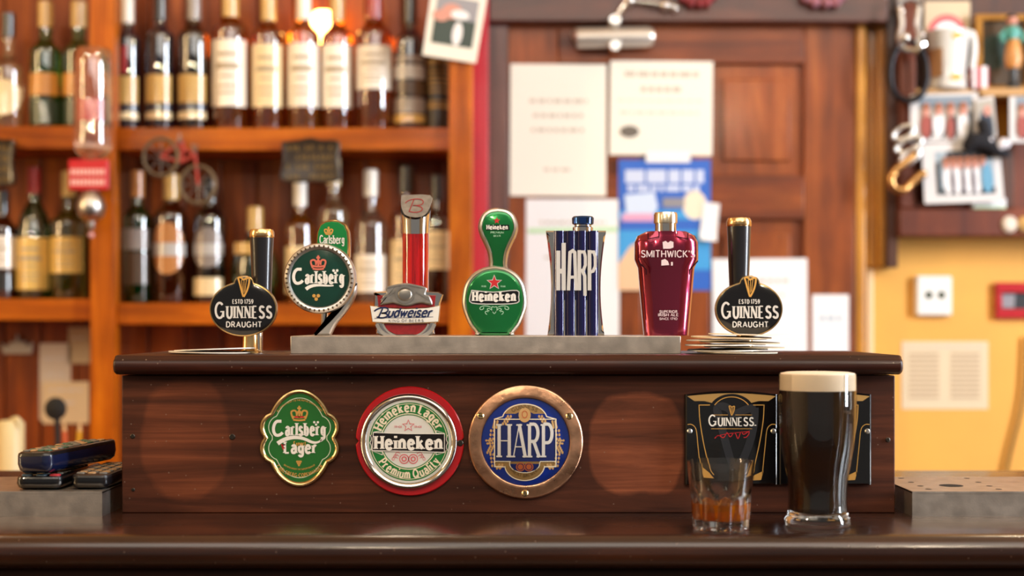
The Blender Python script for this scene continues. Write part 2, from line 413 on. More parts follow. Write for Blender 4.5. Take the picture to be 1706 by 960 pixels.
# ------------------------------------------------------------------ the bar: worktop and fascia
CT = 1.070                                            # counter height
o = MB()
prof = [(-.45, CT - .036), (-.45, CT)]                # y, z section of the top, round nose towards the room
YN, RN = -.1735, .0175
sec = [(.46, CT - .036), (.46, CT)] + [(YN + RN - RN * math.sin(PI*i/12), CT - RN + RN * math.cos(PI*i/12)) for i in range(13)]
def extrude_x(mb, sec, x0, x1):
    n = len(sec)
    mb.add([(x0, y, z) for y, z in sec] + [(x1, y, z) for y, z in sec], [(i, (i+1) % n, n + (i+1) % n, n + i) for i in range(n)] + [list(range(n)), list(range(n, 2*n))])
extrude_x(o, sec, -1.75, 1.75)
tag(o.build('bar_worktop', M_top), 'long dark brown polished bar worktop with rounded front edge along the bottom', 'bar counter')
bf = thing('bar_counter', 'dark wooden front of the bar under the rounded worktop edge', 'bar', (0, -.14, 0))
o = MB(); o.box(-1.75, 1.75, .09, CT - .036, -.03, .0); o.build('fascia', M_fascia, bf)
o = MB(); o.box(-1.75, 1.75, 0, .09, -.03, .012); o.build('plinth', M_fascia, bf, bevel=.003)
o = MB(); o.box(-1.75, 1.75, CT - .075, CT - .036, 0, .010); o.build('cove_strip', M_fascia, bf, bevel=.004, seg=3)

# ------------------------------------------------------------------ the raised box the taps stand on
bx = thing('tap_plinth', 'dark mahogany box on the bar carrying the beer taps and round signs', 'plinth', (0, 0, CT))
XL, XR, ZT = -.4354, .4274, .1535
o = MB(); o.box(XL, XR, 0, ZT, -.020, 0); o.build('front_panel', M_panel, bx, bevel=.0012)
for x in (XL, XR - .018): o = MB(); o.box(x, x + .018, 0, ZT, -.235, -.0202); o.build('side_panel', M_mould, bx, bevel=.001)
o = MB(); o.box(XL + .018, XR - .018, 0, ZT, -.235, -.22); o.build('back_panel', M_mould, bx)
o = MB()
sec = [(.245, ZT + .0015), (.245, .1766), (-.012, .1766), (-.0135, .1757), (-.0150, .1737), (-.0185, .1722), (-.0205, .1690), (-.0212, .165), (-.0205, .1605), (-.0175, .1570), (-.012, ZT + .0015)]
extrude_x(o, sec, -.4402, .4314)
o.build('top_board', M_mould, bx, bevel=.0035, seg=3)
for px, py, r in ((221, 727, 4), (387, 728, 5), (222, 816, 3), (1479, 733, 4)):
    c = Ctx(px, py, 0); o = MB(c)
    o.loops(circ(px, py, r, n=20), [(0, 0), (0, .8), (1, 1.6)]); o.loops(circ(px, py, r*.35, n=8), [(0, 1.6), (r*.1, .6)], cap1=True)
    o.build('screw', M_screw, bx, loc=(c.loc[0], c.loc[1], c.loc[2] - CT))

# ------------------------------------------------------------------ signs screwed to the front panel
def harp_emblem(mb, cx, cy, h, wid, w, strings=True):
    draw(mb, HARP, cx, cy, h/2, h/2, wid*.75, w)
    if strings: draw(mb, STRINGS, cx, cy, h/2, h/2, wid*.28, w)
def crown(mb, cx, cy, rx, ry, wid, w): draw(mb, CROWN, cx, cy, rx, ry, wid, w)
def wordmark(mb, cx, base, width, cap, w, wt=.23, tilt=0):
    text(mb, 'arlsberg', cx + width*.115, base, cap, width*.77, wt=wt, con=.7, serif=.9, w=w, gap=.08)
    ribbon(mb, path('M.62 1.22L.26 1.22C-.2 1.05 -.2 -.05 .28 -.02C.5 0 .62 .1 .72 .24'), .26, lambda a, b: (cx - width*.47 + a*cap*.95, base - b*cap*.95), w)
# 1 oval green lager sign
c = Ctx(499, 811, -.0004)
t = thing('oval_sign', 'green oval sign with scalloped gold rim and crown, screwed to the wooden panel', 'sign', c.loc)
S = union(499.5, 729.5, [(499.5, 729.5, 57.5, 81.5), (541, 712, 25, 26), (541, 747, 25, 26), (458, 712, 25, 26), (458, 747, 25, 26)], 160)
o = MB(c); o.loops(S, [(0, 0), (0, 3), (1.5, 5.4), (4, 6.2), (6.5, 5), (8, 2.4)], cap1=False, cap0=True); o.build('rim', M_brass, t)
o = MB(c); o.loops(S, [(7.6, 1.5), (7.8, 2.6)]); o.build('face', M_green, t)
lt = MB(c); W = 3.1
o = MB(c)
S2 = union(499.5, 729.5, [(499.5, 729.5, 46, 67), (532, 712, 19.5, 20), (532, 747, 19.5, 20), (467, 712, 19.5, 20), (467, 747, 19.5, 20)], 160)
S3 = union(499.5, 729.5, [(499.5, 729.5, 44.7, 65.7), (532, 712, 18.2, 18.7), (532, 747, 18.2, 18.7), (467, 712, 18.2, 18.7), (467, 747, 18.2, 18.7)], 160)
o.ring(S2, S3, W); o.build('border_line', mat('pale_green_print', 'cfe0c0', .45), t)
o = MB(c); wordmark(o, 499, 725, 88, 20, W, .25)
ribbon(o, path('M463 739C480 726 500 726 516 735C524 739 532 738 536 732'), [7, 2.5], lambda a, b: (a, b), W)
ribbon(o, path('M541 722C542 730 538 733 534 735'), 3, lambda a, b: (a, b), W)
text(o, 'Lager', 501, 754.5, 18.5, 56, wt=.23, con=.7, serif=.9, w=W, gap=.08)
for dx, dy in ((-3, 0), (3, 0), (0, 4)): o.fill(circ(527 + dx, 703.5 + dy, 2, n=10), W)
o.build('wordmark', M_white, t)
o = MB(c); crown(o, 499, 688, 13.5, 12.5, 2.9, W)
o.build('crown_print', M_goldprint, t); o = MB(c)
for dx, dy in ((-3, 0), (0, 0), (3, 0), (-1.5, 3), (1.5, 3), (0, 6)): o.fill(circ(498.5 + dx, 769 + dy, 1.9, n=8), W)
o.build('hop_print', M_goldprint, t); o = MB(c)
text(o, 'Export', 500, 742.5, 7, 21, wt=.2, con=.8, serif=0, w=W)
o.build('middle_lettering', M_goldprint, t); o = MB(c)
text(o, 'CARLSBERG*COPENHAGEN', 0, 0, 5.6, 88, wt=.2, con=.8, serif=0, w=W, arc=(499.5, 741, 53.5, 270, -1))
o.build('arched_lettering', M_goldprint, t); o = MB(c)
text(o, 'BY APPOINTMENT TO THE ROYAL DANISH COURT', 0, 0, 2.6, 84, wt=.2, con=.8, serif=0, w=W, arc=(499.5, 712, 44, 90, 1), gap=.2)
o.build('arched_lettering', M_goldprint, t); o = MB(c)
text(o, 'BREWED UNDER THE SUPERVISION OF', 0, 0, 2.4, 56, wt=.2, con=.8, serif=0, w=W, arc=(499.5, 735, 48, 270, -1), gap=.2)
o.build('arched_lettering', M_goldprint, t)
o = MB(c); ribbon(o, path('M469 741L476 741M472 741L472 749M470 743L475 747'), 2, lambda a, b: (a, b), W + .3); o.fill(rrect(491, 507, 693.5, 696.2, 1), W + .2); o.build('red_print', M_redprint, t)
# 2 round green sign on a red board
c = Ctx(683, 826, -.0004)
t = thing('round_sign', 'round green and white lager sign with chrome bezel on a red disc', 'sign', c.loc)
D = circ(683, 735, 90, 91, 96)
D = [(a, b) for a, b in D]
for i, (a, b) in enumerate(D):
    if abs(b - 735) < 4: D[i] = (683 + (a - 683) * .945, b)
o = MB(c); o.loops(D, [(0, 0), (0, 3), (1.5, 4.5)], cap0=True); o.build('backing_disc', M_red, t)
o = MB(c); B = circ(681.5, 735, 81, 79.5, 96)
o.loops(B, [(0, 4), (0, 9), (2, 12), (5, 13.5), (8, 12.5), (10.5, 9.5)], cap1=False); o.build('bezel', M_chrome, t)
o = MB(c); o.loops(circ(681.5, 735, 71, 69.8, 96), [(0, 9), (0, 9.4)]); o.build('face', mat('sign_white', 'dcdcd6', .3, coat=.5), t)
W = 9.8
def el(r, n=96): return circ(682, 735, r, r*.985, n)
o = MB(c); o.ring(el(66), el(44.5), W); o.build('green_band', mat('badge_green_flat', '1d7a33', .25, coat=.6), t)
o = MB(c); o.ring(el(64), el(63), W + .2); o.ring(el(47.5), el(46), W + .2)
text(o, 'Heineken Lager', 0, 0, 14.5, 118, wt=.2, con=.75, serif=.8, w=W + .4, arc=(682, 735, 49.5, 91, 1))
text(o, 'Premium Quality', 0, 0, 13.5, 122, wt=.2, con=.75, serif=.8, w=W + .4, arc=(682, 735, 61, 271, -1)); o.build('ring_lettering', M_cream, t)
o = MB(c); ban = [(623, 720), (680, 722), (741, 722), (741, 753), (680, 751), (621, 750)]
W2 = W + 1
o.loops(spline(ban + ban[:1], 1)[:-1], [(0, W2 - .6), (0, W2)])
for q in ([(618, 726), (623, 722), (623, 748), (618, 744)], [(741, 726), (746, 729), (746, 748), (741, 751)]): o.fill(q, W2 - .3)
o.build('banner', mat('banner_black', '161212', .3), t)
o = MB(c)
P = ban + ban[:1]; ribbon(o, P, 1.2, lambda a, b: (a, b), W2 + .2)
text(o, 'Heineken', 681, 747, 21, 113, wt=.25, con=.7, serif=.9, w=W2 + .5, gap=.09)
for x0, s in ((617.5, 1), (746.5, -1)): ribbon(o, path('M0 -13C3 -9 3 -5 0 0C3 5 3 9 0 13'), 1.1, lambda a, b: (x0 + a*s, 737 + b), W2 + .3)
for q in ([(638, 717), (623, 719.5), (638, 720)], [(727, 717), (741, 721), (727, 721)], [(638, 757), (623, 751.5), (638, 752)], [(727, 757), (741, 753.5), (727, 753)]): ribbon(o, q + q[:1], 1, lambda a, b: (a, b), W2)
o.build('banner_lettering', M_white, t)
o = MB(c); q = star(681, 709, 10); ribbon(o, q + q[:1], 1.3, lambda a, b: (a, b), W + .2)
for x in (664, 697): text(o, 'TRADE', x, 712, 3, 14, wt=.2, serif=0, w=W + .2)
for x in (674, 689): o.ring(circ(x, 764, 8.2, n=24), circ(x, 764, 6.6, n=24), W + .2); o.ring(circ(x, 764, 4.5, n=20), circ(x, 764, 2.4, n=20), W + .2)
for x, s in ((660, -1), (703, 1)):
    for u in (0, 4, 8): ribbon(o, path('M-5 0C-2 -4 2 -4 4 0C5 3 1 4 0 1'), .9, lambda a, b: (x + s*a + s*u*.6 - s*3, 757 + b + u*.9 - 1), W + .2)
o.build('red_print', mat('pink_print', 'd0666c', .45), t)
for x, d in ((767, 1),):
    o = MB(c); o.loops(circ(x, 738, 5.2, n=20), [(0, 0), (0, 5.5), (1.2, 6.6)]); o.loops([(x-3.4, 737.2), (x+3.4, 737.2), (x+3.4, 738.8), (x-3.4, 738.8)], [(0, 6.7), (.2, 6.9)]); o.build('screw', M_screw, t)
# 3 round blue sign in a bronze ring
c = Ctx(875.5, 831, -.0004)
t = thing('round_sign', 'round blue enamel sign in a worn bronze ring with three brass screws', 'sign', c.loc)
o = MB(c); RG = circ(875.5, 735.5, 96, 95.5, 96)
o.loops(RG, [(0, 0), (0, 4), (1.5, 6.5), (4, 7.5), (17, 9), (20, 9.5), (22, 8.5), (23, 5)], cap0=True, cap1=False); o.build('ring', M_bronze, t)
HC = (874.5, 735.5)
def dz(a, b): return 13 - 8 * (((a - HC[0])**2 + (b - HC[1])**2) / 73.5**2)
o = MB(c); n = 64
o.loops(circ(HC[0], HC[1], 73.5, 73.5, n), [(73.5*(1-q), 13 - 8*q*q) for q in (1, .9, .8, .65, .5, .3, .12)]); o.build('dome', M_blue, t)
up = lambda e: (lambda a, b: dz(a, b) + e)
o = MB(c)
def dquad(mb, pts, e):
    pts = dense(pts + pts[:1], 5)[:-1]; cx = sum(p[0] for p in pts)/len(pts); cy = sum(p[1] for p in pts)/len(pts); nn = len(pts)
    vs = []; fr = (1, .66, .33)
    for q in fr: vs += [mb.T(cx + (a-cx)*q, cy + (b-cy)*q, dz(cx + (a-cx)*q, cy + (b-cy)*q) + e) for a, b in pts]
    vs.append(mb.T(cx, cy, dz(cx, cy) + e))
    fs = [(j*nn+i, j*nn+(i+1) % nn, (j+1)*nn+(i+1) % nn, (j+1)*nn+i) for j in range(2) for i in range(nn)] + [(2*nn+i, 2*nn+(i+1) % nn, 3*nn) for i in range(nn)]
    mb.add(vs, fs)
dquad(o, circ(874, 689, 33, 17, 24, 0, 180), .2); o.build('gold_scroll', mat('antique_gold', '9c7c4c', .4, .3), t); o = MB(c); dquad(o, circ(874, 773, 33, 26, 24, 180, 360), .2)
dquad(o, [(824, 767), (926, 767), (926, 776), (824, 776)], .25)
o.build('gold_scroll', mat('antique_gold', '9c7c4c', .4, .3), t)
o = MB(c)
dquad(o, [(823, 697), (927, 697), (927, 768), (823, 768)], .5); dquad(o, circ(874, 772, 24, 15, 24, 180, 360), .5); dquad(o, circ(874, 697, 20, 12, 16, 0, 180), .5)
o.build('shield', mat('deep_blue_print', '15225e', .2, coat=.8), t)
o = MB(c); idn = lambda a, b: (a, b)
ol = [(824, 777), (824, 698)] + circ(874, 698, 37, 25, 20, 170, 10) + [(926, 698), (926, 777), (908, 777)] + circ(874, 774, 33, 26, 20, 355, 185) + [(842, 777), (824, 777)]
ribbon(o, dense(ol, 4), 1.6, idn, up(1)); ribbon(o, dense([(824, 698), (926, 698)], 4), 1.4, idn, up(1))
ribbon(o, dense([(824, 768), (850, 768)] + circ(874, 772, 25, 15, 14, 175, 365) + [(900, 768), (926, 768)], 4), 1.2, idn, up(1))
o.build('outline', M_cream, t)
o = MB(c)
text(o, 'HARP', 875.5, 761, 55, 93, wt=.235, con=.32, serif=.5, w=up(1.4), gap=.06); o.build('lettering', M_silverprint, t)
o = MB(c)
text(o, 'GUINNESS', 0, 0, 5.5, 42, wt=.18, serif=.5, w=up(1), arc=(874, 713, 33, 90, 1)); text(o, 'GREAT BREWERS', 0, 0, 4.6, 60, wt=.18, serif=.3, w=up(1), arc=(874, 765, 29, 270, -1))
o.build('small_lettering', mat('dark_gold_print', '5c4420', .5), t)
o = MB(c); o.ring([(a, b) for a, b in circ(874, 691, 10, 12, 28)], circ(874, 691, 8, 10, 28), up(1.5)); dquad(o, circ(874, 691, 8, 10, 28), 1.2)
for s in (-1, 1):      # ears of barley round the shield
    for (x0, y0, x1, y1) in ((34, 30, 22, 48), (50, 24, 47, 38), (56, -2, 53, 28), (60, -18, 52, -2), (52, -40, 56, -12), (44, -44, 38, -36)):
        x1, y1 = x0 + (x1-x0)*.9, y0 + (y1-y0)*.9
        for i in range(4):
            q = i/4; gx, gy = HC[0] + s*(x0 + (x1-x0)*q), HC[1] - (y0 + (y1-y0)*q) 
            for z in (-1, 1):
                o.fill([(gx + z*2.4 + 1.9*math.cos(u), gy + 2.6*math.sin(u)) for u in [k*PI/4 for k in range(8)]], up(.9))
    for i in range(5): o.fill([(HC[0] + s*(56 + i*2) + 2.2*math.cos(u), 735.5 + (i % 2)*5 - 2 + 1.9*math.sin(u)) for u in [k*PI/4 for k in range(8)]], up(.9))
o.build('barley', mat('barley_gold', 'c8a06a', .4, .2), t)
o = MB(c)
for x in (867, 881): o.ring(circ(x, 777, 7.5, n=20), circ(x, 777, 5.8, n=20), up(1.2)); o.fill(circ(x, 777, 4.6, n=12), up(1.2))
o.ring(circ(874, 690, 5, 6.5, 20), circ(874, 690, 3.4, 4.8, 20), up(1.8))
o.build('medals', mat('copper_print', 'b5603a', .4, .3), t)
for x, y, a in ((801, 692.5, 10), (948, 693, 60), (874.5, 821, 80)):
    o = MB(c); o.loops(circ(x, y, 5.6, n=20), [(0, 8), (0, 9.6), (1.5, 11)]); o.m = 1
    dx, dy = math.cos(R(a)), math.sin(R(a)); o.fill([(x+dx*4.6-dy*.7, y+dy*4.6+dx*.7), (x+dx*4.6+dy*.7, y+dy*4.6-dx*.7), (x-dx*4.6+dy*.7, y-dy*4.6-dx*.7), (x-dx*4.6-dy*.7, y-dy*4.6+dx*.7)], 11.2)
    o.build('screw', [M_brass, M_black], t)
# 4, 5 black plaques with folded sides
def plaque(x0, label):
    c = Ctx(x0 + 77.5, 809, -.0004)
    t = thing('black_plaque', label, 'sign', c.loc)
    cx = x0 + 77.5
    top = [(x0, 657)] + [(x0 + 155*i/14, 657 - 6*math.sin(PI*i/14)) for i in range(1, 14)] + [(x0 + 155, 657)]
    S = [(x0, 807)] + top + [(x0 + 155, 807), (cx + 70, 808.5), (cx - 70, 808.5)]
    o = MB(c); o.loops(S, [(0, 0), (0, 3), (1.5, 6), (3.5, 7.5)], cap0=True); o.build('board', M_black, t, angle=25)
    W = 8
    arch = [(cx - 38, 672)] + circ(cx, 686, 36, 27, 22, 150, 30) + [(cx + 38, 672)]
    gb = [(x0 + 4, 660)] + [(x0 + 155*i/14, 660 - 5*math.sin(PI*i/14)) for i in range(1, 14)] + [(x0 + 151, 660), (x0 + 139, 668), (cx + 45, 668)] + circ(cx, 686, 38, 30, 22, 30, 150) + [(cx - 45, 668), (x0 + 16, 668)]
    o = MB(c); o.fill(gb, W); o.build('gold_band', mat('tan_gold', 'c0995c', .35, .3), t)
    o = MB(c); W = 8.4
    pint = [(cx - 42, 675)] + [(cx - 54, 674)] + spline([(cx - 54, 675), (cx - 53, 705), (cx - 46, 745), (cx - 39, 775), (cx - 38, 788), (cx - 33, 794)], 4)
    pint = spline([(cx - 54, 674), (cx - 52.5, 700), (cx - 47, 735), (cx - 39, 772), (cx - 37, 786), (cx - 30, 794)], 5)
    ribbon(o, [(cx - 36, 674.5), (cx - 54, 674.5)], 1.4, idn, W); ribbon(o, [(cx + 36, 674.5), (cx + 54, 674.5)], 1.4, idn, W)
    ribbon(o, circ(cx, 690, 33, 29, 24, 148, 32), 1.4, idn, W)
    for s in (-1, 1):
        ribbon(o, [(cx + s*(a-cx), b) for a, b in pint], 1.4, idn, W)
        q = spline([(cx - 73, 707), (cx - 66, 707), (cx - 59, 715), (cx - 56, 740), (cx - 51, 790)], 5)
        ribbon(o, [(cx + s*(a-cx), b) for a, b in q], 1.2, idn, W)
        o.fill([(cx + s*d, b) for d, b in ((38, 791), (53, 784), (49, 799), (30, 800))], W)
    ribbon(o, [(cx - 34, 691), (cx - 6, 691)], .9, idn, W); ribbon(o, [(cx + 6, 691), (cx + 34, 691)], .9, idn, W); ribbon(o, [(cx - 34, 714), (cx + 34, 714)], .9, idn, W)
    harp_emblem(o, cx, 684, 16, 2, W + .3); o.build('gold_print', M_goldprint, t)
    o = MB(c); draw(o, HARP, cx + 5, 732, 56, 56, 13, 7.8); o.build('grey_harp', M_greyprint, t)  # large harp printed in dark grey
    o = MB(c); text(o, 'GUINNESS.', cx + 1, 709, 13.5, 79, wt=.17, con=.5, serif=.7, w=W + .5, big={0: 1.3}, gap=.1); o.build('lettering', M_white, t)
    o = MB(c)
    ribbon(o, path('M%g 730C%g 716 %g 738 %g 724C%g 712 %g 738 %g 722C%g 714 %g 744 %g 722C%g 712 %g 730 %g 720C%g 714 %g 732 %g 728' % tuple(cx + q for q in (-28, -18, -16, -10, -4, -6, 2, 10, 8, 14, 20, 14, 26, 34, 26, 20))), 1.3, idn, W + .2)
    ribbon(o, path('M%g 727C%g 720 %g 721 %g 718' % tuple(cx + q for q in (-26, -5, 10, 30))), .9, idn, W + .2); o.build('signature', M_redprint, t)
    for s in (-1, 1):
        o = MB(c); o.loops(circ(cx + s*69.5, 718, 4.4, n=18), [(0, 6), (0, 8.5), (1.5, 10)]); o.build('screw', M_satin, t)
    return t
plaque(1140, 'black stout plaque with gold glass outline behind the tumbler, fully visible one')
plaque(1296, 'black stout plaque mostly hidden behind the full pint of stout')
# ------------------------------------------------------------------ steel channel and the taps
BT = CT + .1766                                         # top of the plinth
RY = .05
ch = thing('tap_rail', 'long brushed steel channel on top of the box under the middle taps', 'tap rail', (0, RY, BT))
o = MB(); x0, x1, hh = -.2550, .1942, .0206
o.box(x0, x1, 0, hh, -.0015, 0); o.build('front_face', M_steel, ch, bevel=.0006)
o = MB(); o.box(x0, x1, hh - .0015, hh, -.15, -.0016); o.build('top_sheet', M_steel, ch, bevel=.0005)
for x in (x0, x1 - .0015): o = MB(); o.box(x, x + .0015, 0, hh - .0016, -.15, -.0016); o.build('end_cap', M_steel, ch)
RT = BT + hh
TY = .115                                               # plane of the tap lenses
def tap(px, label, z=RT, y=TY):
    c = Ctx(px, 0, y); c.py = HOR + (CZ - z) / c.k; c.loc = (c.loc[0], y, z)
    return c, thing('beer_tap', label, 'beer tap', c.loc)
# --- stout taps with black oval lens and slim handle
def stout_tap(cx, hx, top, label, y):
    c, t = tap(cx, label, BT, y)
    b = c.py
    o = MB(c); o.lathe(cx + (hx-cx)*.35, [(0, b), (17, b), (17, b - 3), (13, b - 6), (12, b - 28), (11, b - 40), (0, b - 40)], -14, 28, 1, .8); o.build('column', M_brass, t)
    o = MB(c); o.lathe(cx + (hx-cx)*.8, [(0, b), (9, b), (9, b - 3), (7, b - 5), (7, b - 40), (0, b - 40)], -22, 24); o.build('steel_pipe', M_chrome, t)
    o = MB(c); rings = [(hx, 505, 16), (hx, 470, 16.6), (hx, 420, 18.6), (hx, top + 13, 20)]
    o.tube([(a, q, -24) for a, q, r in rings], [r for a, q, r in rings], 28); o.build('handle', M_blackleather, t)
    o = MB(c); o.lathe(hx, [(20, top + 14), (21, top + 12), (21, top + 5), (18.5, top), (14, top - .5), (0, top)], -24, 28); o.build('brass_cap', M_brass, t)
    S = union(cx, 514, [(cx, 515, 56.5, 46)] + [(cx + 1 + d, 471 + abs(d)*.35, 8.5, 13) for d in (-9, -3, 3, 9)], 140)
    S = [(a, b) for a, b in S]
    o = MB(c); o.loops(S, [(2, -14), (0, -10), (0, -3), (.6, 0), (2.4, .3), (3, -.6)], cap0=True, cap1=False); o.build('rim', mat('rim_brass', 'c9a873', .25, 1), t)
    o = MB(c); o.loops(S, [(2.2, -1), (2.6, 0), (6, .9), (14, 1.6)]); o.build('lens', M_black, t)
    o = MB(c); harp_emblem(o, cx + 1, 478.5, 33, 4, 2.4); o.build('harp_emblem', M_goldprint, t)
    o = MB(c); W = 2.2
    text(o, 'ESTD 1759', cx, 506, 6.6, 35, wt=.2, con=.8, serif=.3, w=W)
    text(o, 'GUINNESS', cx + 1, 530, 19.5, 96, wt=.185, con=.55, serif=.7, w=W, big={0: 1.3}, gap=.1)
    text(o, 'DRAUGHT', cx + 2, 545, 8.6, 60, wt=.2, con=.8, serif=.2, w=W)
    o.build('lettering', M_silverprint, t)
stout_tap(405, 432, 381, 'black oval stout tap with slim black handle, beside the two flat beer mats', .105)
stout_tap(1248, 1235, 362, 'black oval stout tap with slim black handle, behind the heap of beer mats', .118)
# --- round dark green tap on a curved silver arm
c, t = tap(545, 'round dark green lager tap with silver rim, red crown and curved silver arm'); b = c.py
o = MB(c)
arm_o = spline([(592, 470), (590, 492), (578, 515), (558, 540), (548, b)], 6); arm_i = spline([(578, 492), (568, 510), (553, 528), (536, 545), (521, b)], 6)
o.loops(arm_o + arm_i[::-1], [(0, -34), (0, -14), (3, -11)], cap0=True); o.build('arm', M_satin, t)
o = MB(c); o.lathe(537, [(0, b), (9, b), (9, b - 4), (6, b - 6), (6, 500), (0, 500)], -26, 20); o.build('pipe', M_chrome, t)
o = MB(c); C0 = (532, 464)
o.loops(circ(*C0, 60, 59, 80), [(3, -24), (0, -20), (0, -5), (2, 0), (6, 2), (9.5, 1), (11.5, -2)], cap0=True, cap1=False); o.build('rim', M_satin, t)
o = MB(c)
for i in range(44):
    a = 2*PI*i/44; ux, uy = math.cos(a), math.sin(a)
    o.fill([(C0[0] + ux*(54.5+dr) - uy*dt, C0[1] + uy*(53.7+dr) + ux*dt) for dr, dt in ((-2, -1.6), (-2, 1.6), (2, 1.2), (2, -1.2))], 2.4)
o.build('rim_lettering', mat('rim_engraving', '5e4d3a', .4, .7), t)
o = MB(c); o.loops(circ(532, 464, 49, 48, 80), [(0, -2.4), (.6, -1.4), (14, .4), (30, 1.4)]); o.build('lens', M_darkgreen, t)
o = MB(c); wordmark(o, 531, 472, 85, 20, 2.2, .25)
ribbon(o, path('M510 482C524 470 540 478 556 476'), [6, 2], idn, 2.2)
for dx, dy in ((-3, 0), (3, 0), (0, 4)): o.fill(circ(559 + dx, 451 + dy, 2.3, n=10), 2.2)
o.build('wordmark', M_white, t)
o = MB(c); crown(o, 530.5, 437, 12.5, 12, 3, 2); o.build('crown', mat('coral_print', 'd8705c', .4), t)
o = MB(c)
for dx, dy in ((-3.6, 0), (3.6, 0), (0, 5.5)): o.fill(circ(527 + dx, 493 + dy, 3, n=10), 2)
o.build('hop_leaf', M_goldprint, t)
H = sym([(0, 364), (12, 365.5), (22, 372), (27, 384), (28.5, 400), (28, 425), (24, 450)], 551)
o = MB(c); o.loops(H, [(0, -48), (0, -34), (1.5, -32), (3, -32.5)], cap0=True); o.build('handle', mat('rim_brass'), t)
o = MB(c); o.loops([(a - 1.5, b2) for a, b2 in H], [(2.6, -33), (3.4, -31.4)]); o.build('handle_lens', mat('bright_green_enamel', '11803a', .2, coat=.8), t)
o = MB(c); text(o, 'Carlsberg', 549, 404, 13.5, 42, wt=.24, con=.7, serif=.6, w=-31, gap=.07); o.build('handle_lettering', M_white, t)
o = MB(c); crown(o, 543.5, 382, 7, 6.5, 2, -31); o.build('handle_crown', M_goldprint, t)
# --- tall red cylinder with slanted chrome head
c, t = tap(683, 'tall translucent red tap with slanted chrome head, scrolled badge and white banner'); b = c.py
o = MB(c); hx = 690
o.lathe(hx, [(0, b), (14, b), (14, 500), (20, 492), (0, 492)], -34, 28); o.build('stem', M_chrome, t)
o = MB(c); o.lathe(hx, [(0, 492), (22, 492), (22.3, 380), (0, 380)], -34, 32); o.build('red_tube', mat('red_acrylic', 'd8141e', .06, 0, trans=.7, coat=1), t)
o = MB(c)
n = 32; base_r = []; v = []
for i in range(n):
    a = 2*PI*i/n; r = 24; ca, sa = math.cos(a), math.sin(a)
    v.append((hx + 22.4*ca, 385 + (3 if sa > 0 else 0), -34 + 22.4*sa))
low = [(hx + 22.6*math.cos(2*PI*i/n), 386 + 3*math.sin(2*PI*i/n), -34 + 22.6*math.sin(2*PI*i/n)) for i in range(n)]
mid = [(hx + 23.6*math.cos(2*PI*i/n), 372 - 4 * abs(math.cos(2*PI*i/n)), -34 + 23.6*math.sin(2*PI*i/n)) for i in range(n)]
hi = [(hx + 25.5*math.cos(2*PI*i/n), 346 + 19*math.sin(2*PI*i/n), -34 + 24*math.sin(2*PI*i/n)) for i in range(n)]
o.add([o.T(*q) for q in low + mid + hi], [(j*n+i, j*n+(i+1) % n, (j+1)*n+(i+1) % n, (j+1)*n+i) for j in (0, 1) for i in range(n)])
o.build('chrome_head', M_chrome, t)
face = [(665, 321), (714, 321), (715, 340), (708, 356), (698, 361), (686, 361), (673, 356), (666, 340)]
o = MB(c); fw = lambda a, b2: -34 + (b2 - 341) * .95 + 6
P = spline(face + face[:1], 3)[:-1]; vs = [o.T(a, q, fw(a, q)) for a, q in P] + [o.T(a, q, fw(a, q) - 5) for a, q in P]; nn = len(P)
o.add(vs, [list(range(nn)), list(range(nn, 2*nn))] + [(i, (i+1) % nn, nn + (i+1) % nn, nn + i) for i in range(nn)]); o.build('head_plate', M_pewter, t)
o = MB(c)
for d in ('M680 352L687 329', 'M673 336C676 327 702 325 703 333C704 340 694 340 686 340', 'M686 340C700 340 706 346 700 350C694 354 684 353 680 350'): ribbon(o, path(d), 1.6, idn, lambda a, q: fw(a, q) + .6)
o.build('head_letter', mat('dark_red_print', '8c2a30', .4), t)
# badge
o = MB(c)
S = spline([(623, 490), (632, 486), (730, 486), (733, 505), (729, 530), (722, 548), (716, b), (634, b), (626, 545), (622, 525)], 3)
o.loops(S, [(0, -16), (0, -6), (2, -3), (4, -3)], cap0=True); o.build('badge_frame', M_chrome, t)
o = MB(c); o.loops([(628, 492), (726, 492), (722, 530), (710, 550), (695, b - 1), (660, b - 1), (642, 550), (632, 530)], [(0, -3.2), (1, -1.6)]); o.build('red_panel', mat('mottled_red_enamel', '9c2226', .25, coat=.6, mottle=.2, mscale=200), t)
o = MB(c)
cr = spline([(634, 508), (638, 494), (644, 488), (643, 479), (660, 474), (677, 472), (694, 475), (711, 480), (709, 490), (716, 494), (720, 508), (700, 505), (677, 510), (655, 505)], 4)
o.loops(cr, [(0, -3), (0, 2), (2, 4)]); o.build('scroll_crest', M_pewter, t)
o = MB(c)
o.ring(circ(675, 491, 16, 15, 30), circ(675, 491, 12.5, 11.5, 30), 5); o.loops(circ(675, 491, 12, 11, 30), [(0, 3.6), (2, 6), (5, 6.6)])
for s in (-1, 1): ribbon(o, path('M%g 500C%g 492 %g 492 %g 486' % tuple(675 + s*q for q in (40, 30, 24, 18))), 2.5, idn, 4.8); ribbon(o, path('M%g 480C%g 478 %g 476 %g 475' % tuple(675 + s*q for q in (30, 20, 12, 4))), 2, idn, 4.8)
o.build('seal', mat('pewter_light', 'b0aba4', .3, 1), t)
o = MB(c)
bn = [(616, 509), (640, 512), (676, 514), (712, 512), (734, 509), (731, 537), (706, 539), (676, 540), (640, 539), (620, 537)]
o.loops(bn, [(0, -4), (0, 2.5), (1.2, 3.8)]); o.build('banner_rim', M_brass, t)
o = MB(c); o.loops(bn, [(1.5, 3.5), (1.8, 4.2)]); o.build('banner', M_white, t)
o = MB(c)
text(o, 'udweiser', 682, 528, 15, 74, wt=.2, con=.8, serif=0, slant=.35, w=4.7, gap=.02)
